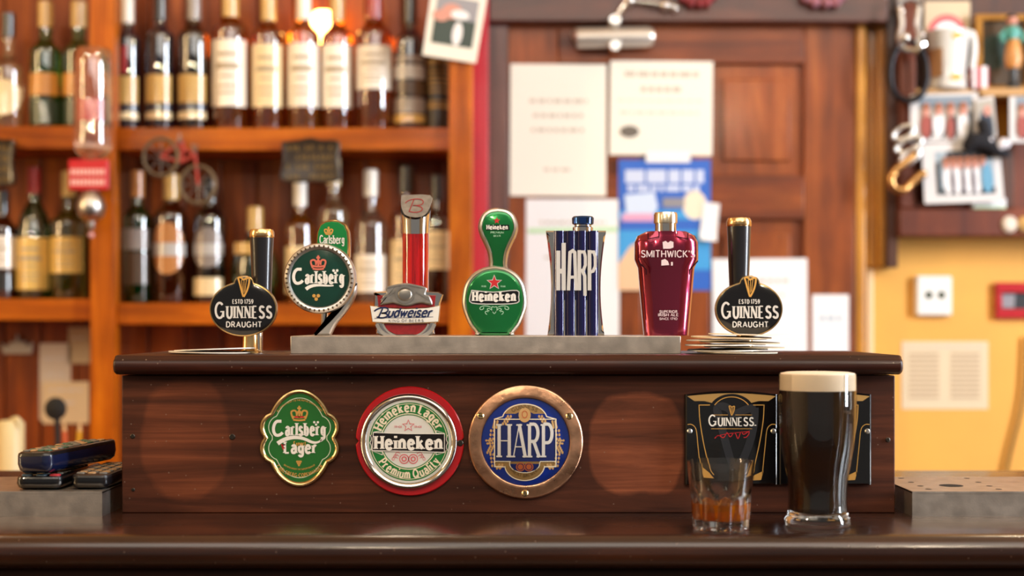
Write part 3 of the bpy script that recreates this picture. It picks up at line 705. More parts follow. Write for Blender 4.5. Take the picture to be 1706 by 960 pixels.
for d in ('M631 529L638 514', 'M624 519C630 512 648 510 647 517C646 521 640 522 636 522', 'M636 522C646 521 648 526 644 528C639 531 632 530 628 528'): ribbon(o, path(d), 2.6, idn, 4.7)
ribbon(o, path('M624 531C640 528 660 532 722 528'), .8, idn, 4.7); o.build('lettering', mat('navy_print', '16244e', .4), t)
o = MB(c); text(o, 'KING OF BEERS', 677, 536.5, 4, 58, wt=.2, serif=.3, w=4.7, gap=.3); o.build('small_lettering', mat('grey_print', '5a5a60', .5), t)
o = MB(c)
for s in (-1, 1): ribbon(o, path('M%g 540C%g 552 %g 560 %g 561' % tuple(676 + s*q for q in (48, 44, 34, 22))), 6, idn, 1); ribbon(o, path('M%g 540C%g 550 %g 556 %g 561' % tuple(676 + s*q for q in (38, 34, 28, 14))), 3, idn, 1.6)
o.build('side_scroll', M_satin, t)
# --- two stacked green teardrops in silver
c, t = tap(824, 'green teardrop lager tap with red star and matching smaller green handle above'); b = c.py
low = sym([(0, 442), (20, 446), (38, 457), (50, 474), (54.5, 497), (54, 512), (50, 525), (43, 541), (33, 554), (28, b)], 824)
up_ = sym([(0, 343), (16, 346), (28, 356), (34, 374), (31, 390), (24, 405), (18, 420), (15.5, 437), (15, 455)], 829.5)
def smooth_sym(S): 
    h = len(S)
    return spline(S + S[:1], 4)[:-1]
o = MB(c); S = smooth_sym(up_); o.loops(S, [(6, -52), (0, -44), (0, -34), (3, -27), (6.5, -25.5), (8, -27)], cap0=True); o.build('handle', M_satin, t)
o = MB(c); o.loops(S, [(7, -28), (8, -26), (12, -24.6)]); o.build('handle_lens', M_hgreen, t)
o = MB(c); S = smooth_sym(low); o.loops(S, [(8, -34), (0, -26), (0, -10), (2, -2), (5, 0), (6.5, -1.5)], cap0=True); o.build('body', M_satin, t)
o = MB(c); S = smooth_sym(sym([(0, 449), (17, 452), (33, 462), (44, 478), (48, 497), (47, 512), (43.5, 525), (36, 541), (26, 554), (20, b - .2)], 824)); o.loops(S, [(0, -3), (.6, -.6), (3, .8), (5, 1.3)]); o.build('lens', M_hgreen, t)
o = MB(c); o.fill(star(823.5, 471, 12), 1.8); o.build('red_star', M_redprint, t); o = MB(c); o.fill(star(827.5, 366, 5.8), -23.8); o.build('handle_star', M_redprint, t)
o = MB(c); q = star(823.5, 471, 12.6); ribbon(o, q + q[:1], 1.1, idn, 2)
bn = spline([(786, 484), (823, 487), (861, 484), (864, 495), (861, 505), (823, 507), (786, 505), (783, 495)], 3)
ribbon(o, bn + bn[:1], 1.6, idn, 2.4); o.build('outline', M_silverprint, t)
o = MB(c); o.fill(bn, 2); o.build('banner', M_black, t); o = MB(c); o.fill([(809, 373), (848, 373), (849, 382), (809, 382)], -23.9); o.build('handle_banner', M_black, t)
o = MB(c); text(o, 'Heineken', 823, 501.5, 15.5, 73, wt=.25, con=.7, serif=.9, w=2.8, gap=.09); o.build('lettering', M_white, t); o = MB(c); text(o, 'Heineken', 828, 380.5, 7, 36, wt=.24, con=.7, serif=.5, w=-23, gap=.09)
o.build('handle_lettering', M_white, t)
o = MB(c)
for s in (-1, 1):
    for d in ('M2 520C10 508 16 518 8 518', 'M6 512C14 508 24 510 24 514C24 518 16 516 18 512', 'M10 520C14 516 18 522 12 524', 'M0 512C8 508 4 520 0 523'): ribbon(o, [(823.5 + s*a, q) for a, q in path(d)], 1.1, idn, 1.8)
o.build('hop_print', mat('mint_print', 'a9d6b4', .45), t); o = MB(c)
for x in (806, 838): text(o, 'TRADE', x, 478.5, 2.4, 9, wt=.2, serif=0, w=1.8)
o.build('small_lettering', mat('mint_print'), t); o = MB(c)
text(o, 'PREMIUM', 828, 387.5, 3, 22, wt=.2, serif=0, w=-23.6); text(o, 'BEER', 828, 393, 2.6, 12, wt=.2, serif=0, w=-23.6)
o.build('handle_small_lettering', mat('mint_print'), t)
# --- blue fluted tap with chrome side fins
c, t = tap(960, 'dark blue fluted lager tap with chrome side fins and tall white letters'); b = c.py
fl = lambda y: 50 - 9 * math.sin(PI * max(0, min(1, (y - 384) / (b - 384) * .9)))
o = MB(c)
pr = [(c2, y) for y in [384 + (b - 384) * i / 16 for i in range(17)] for c2 in [fl(y)]]
S = [(960 + d, y) for d, y in pr] + [(960 - d, y) for d, y in reversed(pr)]
o.loops(S, [(0, -30), (0, -8), (2.5, -5), (6, -5)], cap0=True); o.build('fins', M_chrome, t)
o = MB(c)
for i in range(4):
    x = 923 + i * 18.5; n = 8
    sec = [(x + 18 * j / n, -4 + 5.5 * math.sin(PI * j / n) ** .7) for j in range(n + 1)]
    vs = [o.T(a, q, w) for q in (384.5, b) for a, w in sec]
    o.add(vs, [(j, j+1, n+2+j, n+1+j) for j in range(n)] + [list(range(n+1)), list(range(n+1, 2*n+2))])
o.build('flutes', M_navy, t)
o = MB(c)
for i in range(1, 4): o.box(921.3 + i*18.5, 922.7 + i*18.5, 500, b, -4.5, -1.5)
o.build('silver_lines', M_satin, t)
o = MB(c); W = 2.2
lv = [W]
def st(pts, wd): lv[0] += .05; ribbon(o, pts, wd, idn, lv[0])
st([(930, 484), (930, 418)], 6.6); st([(939, 484), (939, 405)], 7); st([(928, 452), (940, 452)], 8)
st([(947, 484), (949.5, 421), (954, 418), (957.5, 421), (959.5, 484)], 5.6); st([(948, 462), (959, 462)], 5)
st([(965, 484), (965, 417)], 6); st([(963, 420), (973, 420), (975, 428), (975, 442), (972, 450), (965, 452)], 5); st([(970, 451), (974, 460), (974.5, 493)], 5.4)
st([(982, 484), (982, 417)], 6); st([(980, 420), (989, 420), (991.5, 428), (991.5, 444), (988, 452), (982, 454)], 5)
o.build('lettering', M_silverprint, t)
o = MB(c); o.lathe(972, [(0, 386), (17, 386), (17, 378), (14, 376), (14, 370)], -18, 26); o.build('collar', M_chrome, t)
o = MB(c); o.lathe(972, [(14, 374), (18, 372), (18.5, 362), (16, 359.5), (0, 359.5)], -18, 26); o.build('cap', mat('blue_chrome', '3f62a8', .1, 1), t)
# --- faceted ruby ale tap
c, t = tap(1112, 'ruby red metallic faceted ale tap shaped like a bottle with gold cap'); b = c.py
o = MB(c)
def facet(y):
    ks = [(385, 34), (392, 48), (403, 53), (432, 53), (446, 47), (500, 42.5), (b, 37)]
    for (y0, a0), (y1, a1) in zip(ks, ks[1:]):
        if y0 <= y <= y1: return a0 + (a1-a0)*(y-y0)/(y1-y0)
    return ks[-1][1]
ys = [385, 392, 403, 432, 446, 500, b]
cols = [-1, -.86, -.5, -.16, .22, .55, .86, 1]; dep = [-16, -4, 2, 4, 4, 2, -4, -16]
vs = []
for y in ys:
    h = facet(y)
    for q, d in zip(cols, dep): vs.append(o.T(1112 + h*q, y, d + (3 if 403 <= y <= 432 else 0)))
    for q, d in zip(reversed(cols), (-30, -38, -42, -42, -42, -42, -38, -30)): vs.append(o.T(1112 + h*q, y, d))
m = 16
fs = [(j*m+i, j*m+(i+1) % m, (j+1)*m+(i+1) % m, (j+1)*m+i) for j in range(len(ys)-1) for i in range(m)] + [list(range(m)), list(range((len(ys)-1)*m, len(ys)*m))]
o.add(vs, fs); o.build('body', mat('ruby_metal', '8e2340', .16, .85, coat=.8), t, angle=46)
o = MB(c)
for s in (-1, 1):
    ribbon(o, [(1112 + s*50, 435), (1112 + s*36, 450), (1112 + s*36, 458)], 2.2, idn, 6.4)
    ribbon(o, [(1112 + s*33, 389), (1112 + s*33, 399), (1112 + s*15, 395), (1112 + s*15, 386)], 1.6, idn, 7.5)
o.build('panel_groove', mat('dark_ruby', '3a0c18', .3, .6), t)
o = MB(c); W = 8.6
text(o, 'SMITHWICK\'S', 1112, 429, 11, 90, wt=.15, con=.9, serif=0, w=W)
o.fill([(1103, 404), (1108, 402), (1112, 405), (1116, 402), (1121, 404), (1121, 413), (1115, 415), (1110, 415), (1104, 415)], W)
o.fill([(1101, 434), (1107, 432), (1112, 436), (1114, 442), (1101, 443)], W); o.fill([(1117, 437), (1120, 437), (1120, 443), (1117, 443)], W)
text(o, 'SUPERIOR', 1113, 521.5, 4, 30, wt=.2, serif=0, w=5); text(o, 'IRISH ALE', 1113, 527, 4.4, 34, wt=.22, serif=0, w=5); text(o, 'SINCE 171O', 1113, 533, 3.4, 30, wt=.2, serif=0, w=5)
o.build('lettering', mat('pale_pink_print', 'e6d3d6', .4), t)
o = MB(c); o.lathe(1111, [(0, 387), (18, 387), (18, 371), (0, 371)], -18, 26); o.build('neck', M_chrome, t)
o = MB(c); o.lathe(1111, [(17, 372), (20, 371), (20, 357), (18.5, 353), (0, 353)], -18, 28); o.build('cap', mat('pale_gold', 'd6cbb2', .22, 1), t)

# ------------------------------------------------------------------ beer mats
def beer_mat(px, z, y, rx, tilt, label, group, yaw=0, cols=('d9cdb8', '8a6a4c')):
    o = MB(FLAT); r = .0465
    o.loops(circ(0, 0, r, n=40), [(0, 0), (0, .0013)], cap0=True)
    ob = o.build('beer_mat', [mat('mat_board_' + cols[0], cols[0], .7, mottle=.12, mscale=90)], loc=(X(px, y), y, z), rot=(R(tilt), R(rx), R(yaw)))
    tag(ob, label, 'beer mat', group); return ob
beer_mat(349, BT + .0012, .066, .9, 0, 'lower pale beer mat lying flat at left end of the box top', 'beer mats at the left end', cols=('cfc4b4', ''))
beer_mat(358, BT + .0042, .070, -2.0, -1, 'upper white beer mat lying on another at left end of the box top', 'beer mats at the left end', cols=('e8e2d8', ''))
zz = BT + .0009
for i, (px, r_, tl, cl, nm) in enumerate(((1228, .5, 0, 'd5c9b4', 'bottom'), (1212, -.9, 1, 'efeae0', 'second from bottom'), (1240, 1.0, 0, 'c4b294', 'third from bottom'), (1208, -.5, 0, 'f2ede4', 'fourth from bottom'),
        (1232, 1.3, 1, 'c8b595', 'fourth from top'), (1210, -1.0, 0, 'e8dfd0', 'third from top'), (1218, .9, 1, 'dcc39c', 'second from top'), (1247, 1.5, 0, 'ecdfc8', 'topmost'))):
    beer_mat(px, zz, .068 + (i % 3) * .006, r_, tl, 'round beer mat in the heap at the right end of the box, ' + nm, 'beer mats heaped at the right end', cols=(cl, '')); zz += .0029
# ------------------------------------------------------------------ glasses on the worktop
def glass_mat(name, body, refr, ior=1.47, diffuse=None):
    """clear vessel glass: fresnel reflection over partly bent, partly straight transmission"""
    m = bpy.data.materials.new(name); m.use_nodes = True; nt = m.node_tree; N = nt.nodes.new; L = nt.links.new
    nt.nodes.remove(nt.nodes['Principled BSDF'])
    tr = N('ShaderNodeBsdfTransparent'); tr.inputs[0].default_value = lin(body); rf = N('ShaderNodeBsdfRefraction'); rf.inputs['Color'].default_value = lin(body); rf.inputs['IOR'].default_value = ior; rf.inputs['Roughness'].default_value = .01
    gl = N('ShaderNodeBsdfGlossy'); gl.inputs['Roughness'].default_value = .02; fr = N('ShaderNodeFresnel'); fr.inputs[0].default_value = 1.5
    m1 = N('ShaderNodeMixShader'); m1.inputs[0].default_value = refr; L(tr.outputs[0], m1.inputs[1]); L(rf.outputs[0], m1.inputs[2]); out = m1.outputs[0]
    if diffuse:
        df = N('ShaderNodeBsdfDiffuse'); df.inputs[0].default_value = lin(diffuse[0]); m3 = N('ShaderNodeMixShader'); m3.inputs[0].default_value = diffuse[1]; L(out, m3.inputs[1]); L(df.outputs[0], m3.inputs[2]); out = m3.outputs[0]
    m2 = N('ShaderNodeMixShader'); ge = N('ShaderNodeNewGeometry'); mu = N('ShaderNodeMath'); mu.operation = 'SUBTRACT'; mu.inputs[0].default_value = 1; L(ge.outputs['Backfacing'], mu.inputs[1]); mv = N('ShaderNodeMath'); mv.operation = 'MULTIPLY'; L(fr.outputs[0], mv.inputs[0]); L(mu.outputs[0], mv.inputs[1]); L(mv.outputs[0], m2.inputs[0]); L(out, m2.inputs[1]); L(gl.outputs[0], m2.inputs[2]); L(m2.outputs[0], nt.nodes['Material Output'].inputs[0])
    return m
M_tumbler = mat('tumbler_glass', 'fbfaf6', .01, trans=1, ior=1.5)
M_glass = glass_mat('clear_glass', 'fdfdfb', .3)
y = -.097; c = Ctx(1362, 0, y); c.py = HOR + (CZ - CT) / c.k; c.loc = (X(1362, y), y, CT)
t = thing('pint_glass', 'full pint of dark stout with cream head on the bar beside the tumbler', 'pint glass', c.loc)
b = c.py; s_ = (b - 622) / (883 - 622)
yy = lambda q: b - (883 - q) * s_
out = spline([(63.3, 623), (63.6, 653), (63.9, 694), (60.5, 741), (55.6, 772), (50.2, 803), (48, 834), (49.6, 856), (53.5, 870), (54.6, 876), (52.5, 882)], 4)
inn = spline([(62, 623), (62.2, 653), (62.4, 694), (59, 741), (54, 772), (48.4, 803), (46, 834), (46.6, 852), (44, 862)], 4)
o = MB(c); o.lathe(1362, [(0, yy(882.8)), (51, yy(882.8))] + [(r, yy(q)) for r, q in reversed(out) if q > 857] + [(46.4, yy(857)), (46, yy(859)), (44, yy(863)), (0, yy(864))], 0, 64); o.build('glass_foot', M_tumbler, t)
o = MB(c); o.lathe(1362, [(46.6, yy(856.8))] + [(r, yy(q)) for r, q in reversed(out) if q < 857] + [(r, yy(q)) for r, q in inn if q < 857] + [(46.6, yy(856.8))], 0, 64); o.build('glass', M_glass, t)
o = MB(c); inl = [(r - .35, q) for r, q in inn if q > 652]
o.lathe(1362, [(0, yy(861))] + [(max(r, 1), yy(q - .6)) for r, q in reversed(inl)] + [(61.8, yy(651)), (0, yy(651))], 0, 64)
o.build('stout', mat('stout_beer', '140704', .04, spec=.6, coat=.3), t)
o = MB(c); o.lathe(1362, [(0, yy(650.8)), (61.9, yy(650.8)), (61.7, yy(625)), (60.5, yy(621.8)), (52, yy(620)), (30, yy(619.2)), (0, yy(619))], 0, 64)
o.build('head', mat('cream_foam', 'e6d2ba', .7), t)
y = -.123; c = Ctx(1201, 0, y); c.py = HOR + (CZ - CT) / c.k; c.loc = (X(1201, y), y, CT); b = c.py
t = thing('whiskey_tumbler', 'short fluted glass tumbler with a little amber whiskey in front of black plaque', 'tumbler', c.loc)
hp = b - 768
prof = [(45, 0), (46.5, 3), (47.6, 14), (49.5, 40), (51.5, 66), (53.5, 84), (55.2, 100), (56, hp)]
o = MB(c); n = 120; base = len(o.v)
def fl_r(i, h): # ten shallow flutes pressed into the lower half
    a = abs(math.sin(PI * 10 * i / n * 1.0)); f = 1 if h < 50 else max(0, 1 - (h - 50) / 16)
    return 1 - .11 * f * (1 - a) if h > 2 else 1 - .02 * (1 - a)
rows = []
for r, h in spline(prof, 3): rows.append([(1201 + r*fl_r(i, h)*math.cos(2*PI*i/n), b - h, r*fl_r(i, h)*math.sin(2*PI*i/n)) for i in range(n)])
for r, h in [(55.2, hp), (53.8, 100), (52, 84), (49, 66), (45.6, 40), (43.6, 22), (41, 17.5), (30, 16)]: rows.append([(1201 + r*math.cos(2*PI*i/n), b - h, r*math.sin(2*PI*i/n)) for i in range(n)])
vs = [o.T(*q) for rw in rows for q in rw] + [o.T(1201, b - 1.5, 0), o.T(1201, b - 16, 0)]; m = len(rows)
fs = [(j*n+i, j*n+(i+1) % n, (j+1)*n+(i+1) % n, (j+1)*n+i) for j in range(m-1) for i in range(n)] + [(i, (i+1) % n, m*n) for i in range(n)] + [((m-1)*n+i, (m-1)*n+(i+1) % n, m*n+1) for i in range(n)]
o.add(vs, fs); o.build('glass', M_tumbler, t, angle=50)
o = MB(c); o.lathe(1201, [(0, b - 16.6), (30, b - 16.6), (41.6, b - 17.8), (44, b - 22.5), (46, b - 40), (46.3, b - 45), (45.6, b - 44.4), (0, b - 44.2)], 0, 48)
o.build('whiskey', glass_mat('amber_whiskey', 'f4a838', .3, 1.36, ('c8700c', .38)), t)  # diffuse amber share paints in the glow of refracted light

# ------------------------------------------------------------------ drip trays and remote controls
def drip_tray(x0, x1, label, holes):
    t = thing('drip_tray', label, 'drip tray', ((x0 + x1)/2, -.0297, CT)); h = (x1 - x0)/2; H = .0268; D = .150
    o = MB()
    o.box(-h, h, 0, H, -.0015, 0); o.box(-h, h, 0, H, -D, -D + .0015)
    for s in (-1, 1): o.box(min(s*h, s*(h - .0015)), max(s*h, s*(h - .0015)), 0, H, -D + .0015, -.0015)
    o.box(-h + .0015, h - .0015, 0, .0015, -D + .0015, -.0015); o.build('pan', M_steel, t)
    o = MB(); o.box(-h, h, H - .0012, H + .0008, -D, .0004); o.m = 1
    for u, v, r in holes: o.lathe(u, [(0, H + .00095), (r, H + .00095)], -v, 16)
    o.build('grille', [M_steel, mat('hole_dark', '0c0906', .8)], t); return t, H
hs = [(-.237 + .078*i, v, .0036) for i in range(7) for v in (.132, .09, .052, .021)] + [(-.201, .056, .0135), (.033, .056, .0135)]
drip_tray(.4383, .96, 'steel drip tray with drain holes in front of the yellow wall', [(u, v, r) for u, v, r in hs])
drip_tray(-.97, -.4488, 'dull steel drip tray under the pile of remote controls', [(-.2 + .021*i, .02 + .022*j, .0032) for i in range(8) for j in range(5)])
TT = CT + .0277
def remote(L, Wd, H, loc, rot, label, shell, top, buttons, extra=None):
    t = thing('remote_control', label, 'remote control', loc, 'remote controls on the left tray', rot=tuple(R(q) for q in rot))
    P = rrect(-Wd/2, Wd/2, -L/2, L/2, .010, 5)
    o = MB(FLAT); o.loops(P, [(.007, 0), (.002, H*.15), (0, H*.45), (.0005, H*.8)], cap0=True); o.build('shell', shell, t, angle=50)
    o = MB(FLAT); o.loops(P, [(.0004, H*.8), (.0012, H*.94), (.004, H)], cap0=True); o.build('top_face', top, t, angle=50)
    for (u, v, a, b, m) in buttons:
        o = MB(FLAT); o.loops(rrect(u-a, u+a, v-b, v+b, min(a, b)*.8, 4), [(0, H - .0003), (0, H + .001), (min(a, b)*.3, H + .0018)], cap0=False); o.build('button', m, t)
    return t
Mb = [mat('button_grey', '6e6a62', .4), mat('button_green', '3c5c4a', .4), mat('button_tan', 'a8845c', .4), mat('button_red', 'c03a40', .35, coat=.4), mat('button_slate', '4a5a66', .4), M_black]
M_rb = mat('remote_black', '101013', .28, coat=.4); M_navyshell = mat('remote_navy', '0f1838', .25, coat=.6); M_rtop = mat('remote_top', '1d1a1a', .4)
yr = -.005
bts = [(-.013 + .013*i, -.075 + .012*j, .0042, .0034, Mb[0]) for i in range(3) for j in range(4)] + [(-.016 + .008*i, -.02, .003, .0028, Mb[3 if i == 0 else 0]) for i in range(5)] + [(0, .02, .012, .010, Mb[5])]
remote(.150, .042, .0165, (-.4675, .058, TT + .0003), (0, 0, 0), 'black remote control with dense keypad lying at right against the wooden box', M_rb, M_rtop,
       [(-.0125 + .0125*i, -.062 + .0125*j, .0046, .0038, Mb[(i+j) % 2 * 2]) for i in range(3) for j in range(10)])
remote(.160, .052, .015, (-.5225, .060, TT + .0003), (0, 0, 0), 'small black remote control with red button at the bottom of the pile', M_rb, M_rb,
       [(-.015, -.07, .006, .005, Mb[4]), (.001, -.07, .006, .005, Mb[4]), (.016, -.07, .006, .005, Mb[3])] + [(-.015 + .015*i, -.05 + .013*j, .004, .004, Mb[0]) for i in range(3) for j in range(8)])
remote(.150, .044, .024, (-.5095, .050, TT + .0198), (1.2, -2.5, -14), 'chunky navy blue remote control with coloured buttons on top of the pile', M_navyshell, M_rb,
       [(-.0135 + .009*i, -.062 + .011*j, .0038, .0042, Mb[(0, 1, 2, 0, 1)[(i*2+j) % 5]]) for i in range(4) for j in range(5)] + [(-.0115 + .0115*i, .0 + .013*j, .0046, .0042, Mb[(2, 1, 0)[(i+j) % 3]]) for i in range(3) for j in range(5)])
# ------------------------------------------------------------------ the room
M_yellow = mat('yellow_plaster', 'e2a448', .6, mottle=.06, mscale=4)
M_plaster = mat('cream_plaster', 'c9b08a', .8, mottle=.05, mscale=5)
M_floor = wood('floor_boards', '3a2416', '5a3a24', '754d31', grain=(3, 25, 25), rough=.4)
M_orange = wood('varnished_pine', '863c04', 'b65c0a', 'dc8018', grain=(28, 28, 2.2), rough=.36, coat=.08, spec=.2, bump=.1)
M_orangeh = wood('varnished_pine_shelf', '823a04', 'b0580a', 'd67818', grain=(2.2, 28, 28), rough=.36, coat=.08, spec=.2, bump=.1)
M_boards = wood('matchboard', '5a2204', '863c0a', 'b05c12', grain=(30, 30, 2.0), rough=.4, coat=.1, spec=.3, bump=.12)
M_door = wood('door_timber', '542610', '844018', 'aa5e2a', grain=(16, 16, 1.5), rough=.36, coat=.15, spec=.35, bump=.1)
M_doorh = wood('door_timber_rail', '48200c', '783818', '9c5426', grain=(1.6, 16, 16), rough=.36, coat=.15, spec=.35, bump=.1)
M_header = wood('door_header', '280e06', '481c0a', '642c10', grain=(1.6, 18, 18), rough=.35, coat=.4)
M_jamb = wood('purple_brown_jamb', '3c2320', '5c3a34', '785048', grain=(18, 18, 1.5), rough=.35, coat=.3)
M_golden = wood('golden_pine', '8a5210', 'b5771e', 'd29634', grain=(18, 18, 1.2), rough=.35, coat=.4)
M_darkwood = wood('dark_brown_timber', '2a1006', '45200c', '5e3214', grain=(18, 18, 1.6), rough=.4)
M_redwood = wood('red_mahogany', '4a1e12', '6c3420', '8a4a32', grain=(14, 14, 2), rough=.38, coat=.1, spec=.35)
M_redpaint = mat('red_paint', 'c02838', .35, coat=.3)
M_paper = mat('white_paper', 'e9e4d8', .75); M_paper2 = mat('bright_paper', 'e6e6e8', .75)
M_faint = mat('faint_ink', 'c4b9ab', .8); M_ink = mat('grey_ink', '6d665e', .8)
WY = 1.66                                       # face of the back wall
o = MB(); o.box(-3.2, 3.2, 0, 3.3, -WY - .1, -WY); struct(o.build('wall_back', M_yellow))
o = MB(); o.box(-3.2, 3.2, -.08, 0, -WY - .1, 4.2); struct(o.build('floor', M_floor))
o = MB(); o.box(-3.2, 3.2, 3.3, 3.4, -WY - .1, 4.2); struct(o.build('ceiling', M_plaster))
o = MB(); o.box(-3.3, -3.2, 0, 3.3, -WY - .1, 4.2); struct(o.build('wall_left', M_plaster))
o = MB()
for q in ((0, .95, -WY - .1, 4.2), (3.0, 3.3, -WY - .1, 4.2), (.95, 3.0, -WY - .1, -.35), (.95, 3.0, 1.25, 4.2)): o.box(3.2, 3.3, q[0], q[1], q[2], q[3])
struct(o.build('wall_right', M_plaster))
w = struct(thing('window_1', '', '', (3.2, -.45, .95))) ; del w['label'], w['category']
o = MB()
for q in ((0, .05, -.8, .8), (2.0, 2.05, -.8, .8), (.05, 2.0, -.8, -.75), (.05, 2.0, .75, .8), (.05, 2.0, -.02, .02)): o.box(.02, .07, q[0], q[1], q[2], q[3])
o.build('window_frame', M_white, w)
def P(name, mat_, px0, px1, py0, py1, y0, th, parent=None, bevel=.002):
    """a board whose front face, th proud of the plane y0, spans these picture columns and rows; floor-to-header boards pass metres in z"""
    yf = y0 - th
    o = MB(); x0, x1 = X(px0, yf), X(px1, yf); z0, z1 = Z(py1, yf), Z(py0, yf)
    o.box(x0, x1, z0, z1, -y0, -yf)
    return o.build(name, mat_, parent, bevel=bevel)

# ------------------------------------------------------------------ shelving behind the bar
SF = 1.455                                      # front edge of the shelves
sh = thing('bar_shelving', 'tall orange varnished wooden shelving full of bottles behind the bar', 'shelving', (0, WY, .93))
def board(name, m, x0, x1, z0, z1, y0, y1, bevel=.002):
    o = MB(); o.box(x0, x1, z0 - .93, z1 - .93, WY - y1, WY - y0); return o.build(name, m, sh, bevel=bevel)
xa, xb = X(150, SF - .02), X(190, SF - .02)
xr0, xr1 = X(748, SF - .02), X(787, SF - .02)
z1t, z2t = Z(213, SF), Z(505, SF)
pl = xr1; i = 0
n = 17; wdt = .082; xx = xr1 - .004
while xx > -2.0:
    o = MB(); o.box(xx - wdt + .004, xx, 0, 1.5, .004, .018); o.box(xx - wdt, xx - wdt + .004, 0, 1.5, .004, .010); o.build('back_board', M_boards, sh, bevel=.002); xx -= wdt
board('upright', M_orange, xa, xb, .93, 2.45, SF - .02, SF + .022)
board('upright', M_orange, xr0, xr1, .93, 2.45, SF - .02, SF + .03)
board('upright', M_orange, -1.97, -1.92, .93, 2.45, SF - .02, WY - .019)
for zt, hb, dl in ((z1t, .048, .004), (z2t, .046, .009), (z1t + .54, .045, .004)):
    board('shelf', M_orangeh, xb, xr0, zt - hb, zt, SF, WY - .019)
    board('shelf', M_orangeh, -1.92, xa, zt - hb + dl, zt + dl, SF, WY - .019)
bc = thing('bar_sideboard', 'low wooden back counter under the bottle shelves, behind the bar', 'sideboard', (-.8, WY, 0))
o = MB(); o.box(-1.2, .72, .89, .93, .002, .58); o.build('worktop', M_orangeh, bc, bevel=.004)
o = MB(); o.box(-1.18, .70, 0, .89, .002, .55); o.build('carcass', M_darkwood, bc)

# ------------------------------------------------------------------ bottles
M_bglass = {k: mat('glass_' + k, v[0], .03, trans=v[1], ior=1.5, coat=1, coatior=1.95, coatrough=.02) for k, v in {
    'green': ('2f7a24', .9), 'dkgreen': ('14481f', .8), 'amber': ('c8641a', .93), 'clear': ('f0e4d2', .97), 'gold': ('e0962e', .95), 'black': ('120a0a', .2), 'navy': ('2a2433', .5), 'brown': ('54220c', .75), 'olive': ('8a8a3a', .9), 'pale': ('f0d8a8', .95)}.items()}
LAB = {k: mat('label_' + k, v, .38, coat=.7, coatior=1.75, coatrough=.08) for k, v in dict(white='ece4d6', cream='e6cfa0', yellow='e2bb62', orange='c98a35', gold='c9a25a', navy='24202c', grey='8a7f78', tan='b5763a', dark='1c1712', dkgreen='16341c', red='a8242a', brown='4a3420', silver='b8b4b0').items()}
def bottle(px, hw, y, zb, top_py, body, caps, labels, label, group, sh=.66, neck=.40, style='whisky', capf=.16, name='whisky_bottle'):
    k = K(y); Rb = hw * k; H = (Z(top_py, y) - zb) if top_py is not None else .305
    t = thing(name, label, 'bottle', (X(px, y), y, zb), group)
    rn = Rb * neck
    zs = H * sh; zn = zs + min(Rb * (1.1 if style == 'whisky' else 1.7), H * .25)
    sp = spline([(Rb, zs), (Rb * .93, zs + (zn-zs)*.35), (rn * 1.35, zs + (zn-zs)*.75), (rn, zn)], 5) if style != 'wine' else spline([(Rb, zs), (Rb*.8, zs + (zn-zs)*.5), (rn*1.1, zn), (rn, zn + .01)], 5)
    ht = H * (1 - capf)
    if style == 'round':
        sp = spline([(Rb * .75, H*.04), (Rb, H*.3), (Rb*.86, H*.52), (rn*1.3, H*.66), (rn, H*.74)], 6); prof = [(0, 0), (Rb*.62, 0)] + sp + [(rn, ht), (0, ht)]
    else: prof = [(0, .004), (Rb * .7, .002), (Rb * .92, 0), (Rb, .006)] + sp + [(rn, ht), (0, ht)]
    o = MB(); o.lathe(0, prof, 0, 32); o.build('bottle_glass', M_bglass[body], t)
    o = MB(); rc = rn * 1.14
    o.lathe(0, [(0, ht - .012), (rc, ht - .012), (rc, H - .002), (rc - .002, H), (0, H)], 0, 24); o.build('cap', caps if not isinstance(caps, str) else LAB[caps], t)
    rad = lambda z: Rb if style != 'round' else Rb
    for j, L in enumerate(labels):
        z0, z1, half, cm = L[:4]; n = 18; o = MB()
        rr = Rb + .0006 + .0003*j
        a0 = R(-90 - half); a1 = R(-90 + half); z0 *= H; z1 *= H
        oval = len(L) > 4 and L[4] == 'oval'
        vs = []; fs = []
        for q in range(n + 1):
            a = a0 + (a1-a0)*q/n; e = math.sqrt(max(0, 1 - (2*q/n - 1)**2)) if oval else 1; zm = (z0+z1)/2; hz = (z1-z0)/2 * max(e, .02)
            vs += [(rr*math.cos(a), rr*math.sin(a), zm - hz), (rr*math.cos(a), rr*math.sin(a), zm + hz)]
        fs = [(2*q, 2*q+2, 2*q+3, 2*q+1) for q in range(n)]
        o.add(vs, fs); lo = o.build('label', LAB[cm], t)
        if len(L) > 5 or (cm in ('white', 'cream', 'yellow') and not oval and z1 - z0 > .06):   # lines of print on the paper
            o = MB()
            for f, wd_, hh in ((.78, .55, .05), (.6, .7, .08), (.45, .4, .03), (.3, .6, .03), (.2, .5, .03)):
                zc = z0 + (z1-z0)*f; aw = (a1-a0)*.5*wd_*.8; h2 = (z1-z0)*hh*.5; vs = []
                for q in range(9):
                    a = R(-90) - aw + 2*aw*q/8; vs += [((rr+.0003)*math.cos(a), (rr+.0003)*math.sin(a), zc - h2), ((rr+.0003)*math.cos(a), (rr+.0003)*math.sin(a), zc + h2)]
                o.add(vs, [(2*q, 2*q+2, 2*q+3, 2*q+1) for q in range(8)])
            o.build('print', mat('label_ink', 'a8977c', .5), lo)
    return t
BY = 1.535; G1 = 'bottles on the top shelf'; G2 = 'bottles on the lower shelf'
zT, zTl, zL, zLl = z1t + .0006, z1t + .0046, z2t + .0006, z2t + .0096
nl = [(.20, .40, 62, 'gold'), (.13, .20, 62, 'navy'), (.085, .135, 62, 'cream')]
bottle(14, 25, BY, zTl, 22, 'pale', 'dark', [(.12, .42, 70, 'cream', 'oval')], 'clear whisky bottle with oval cream label, leftmost on the top shelf', G1, sh=.5)
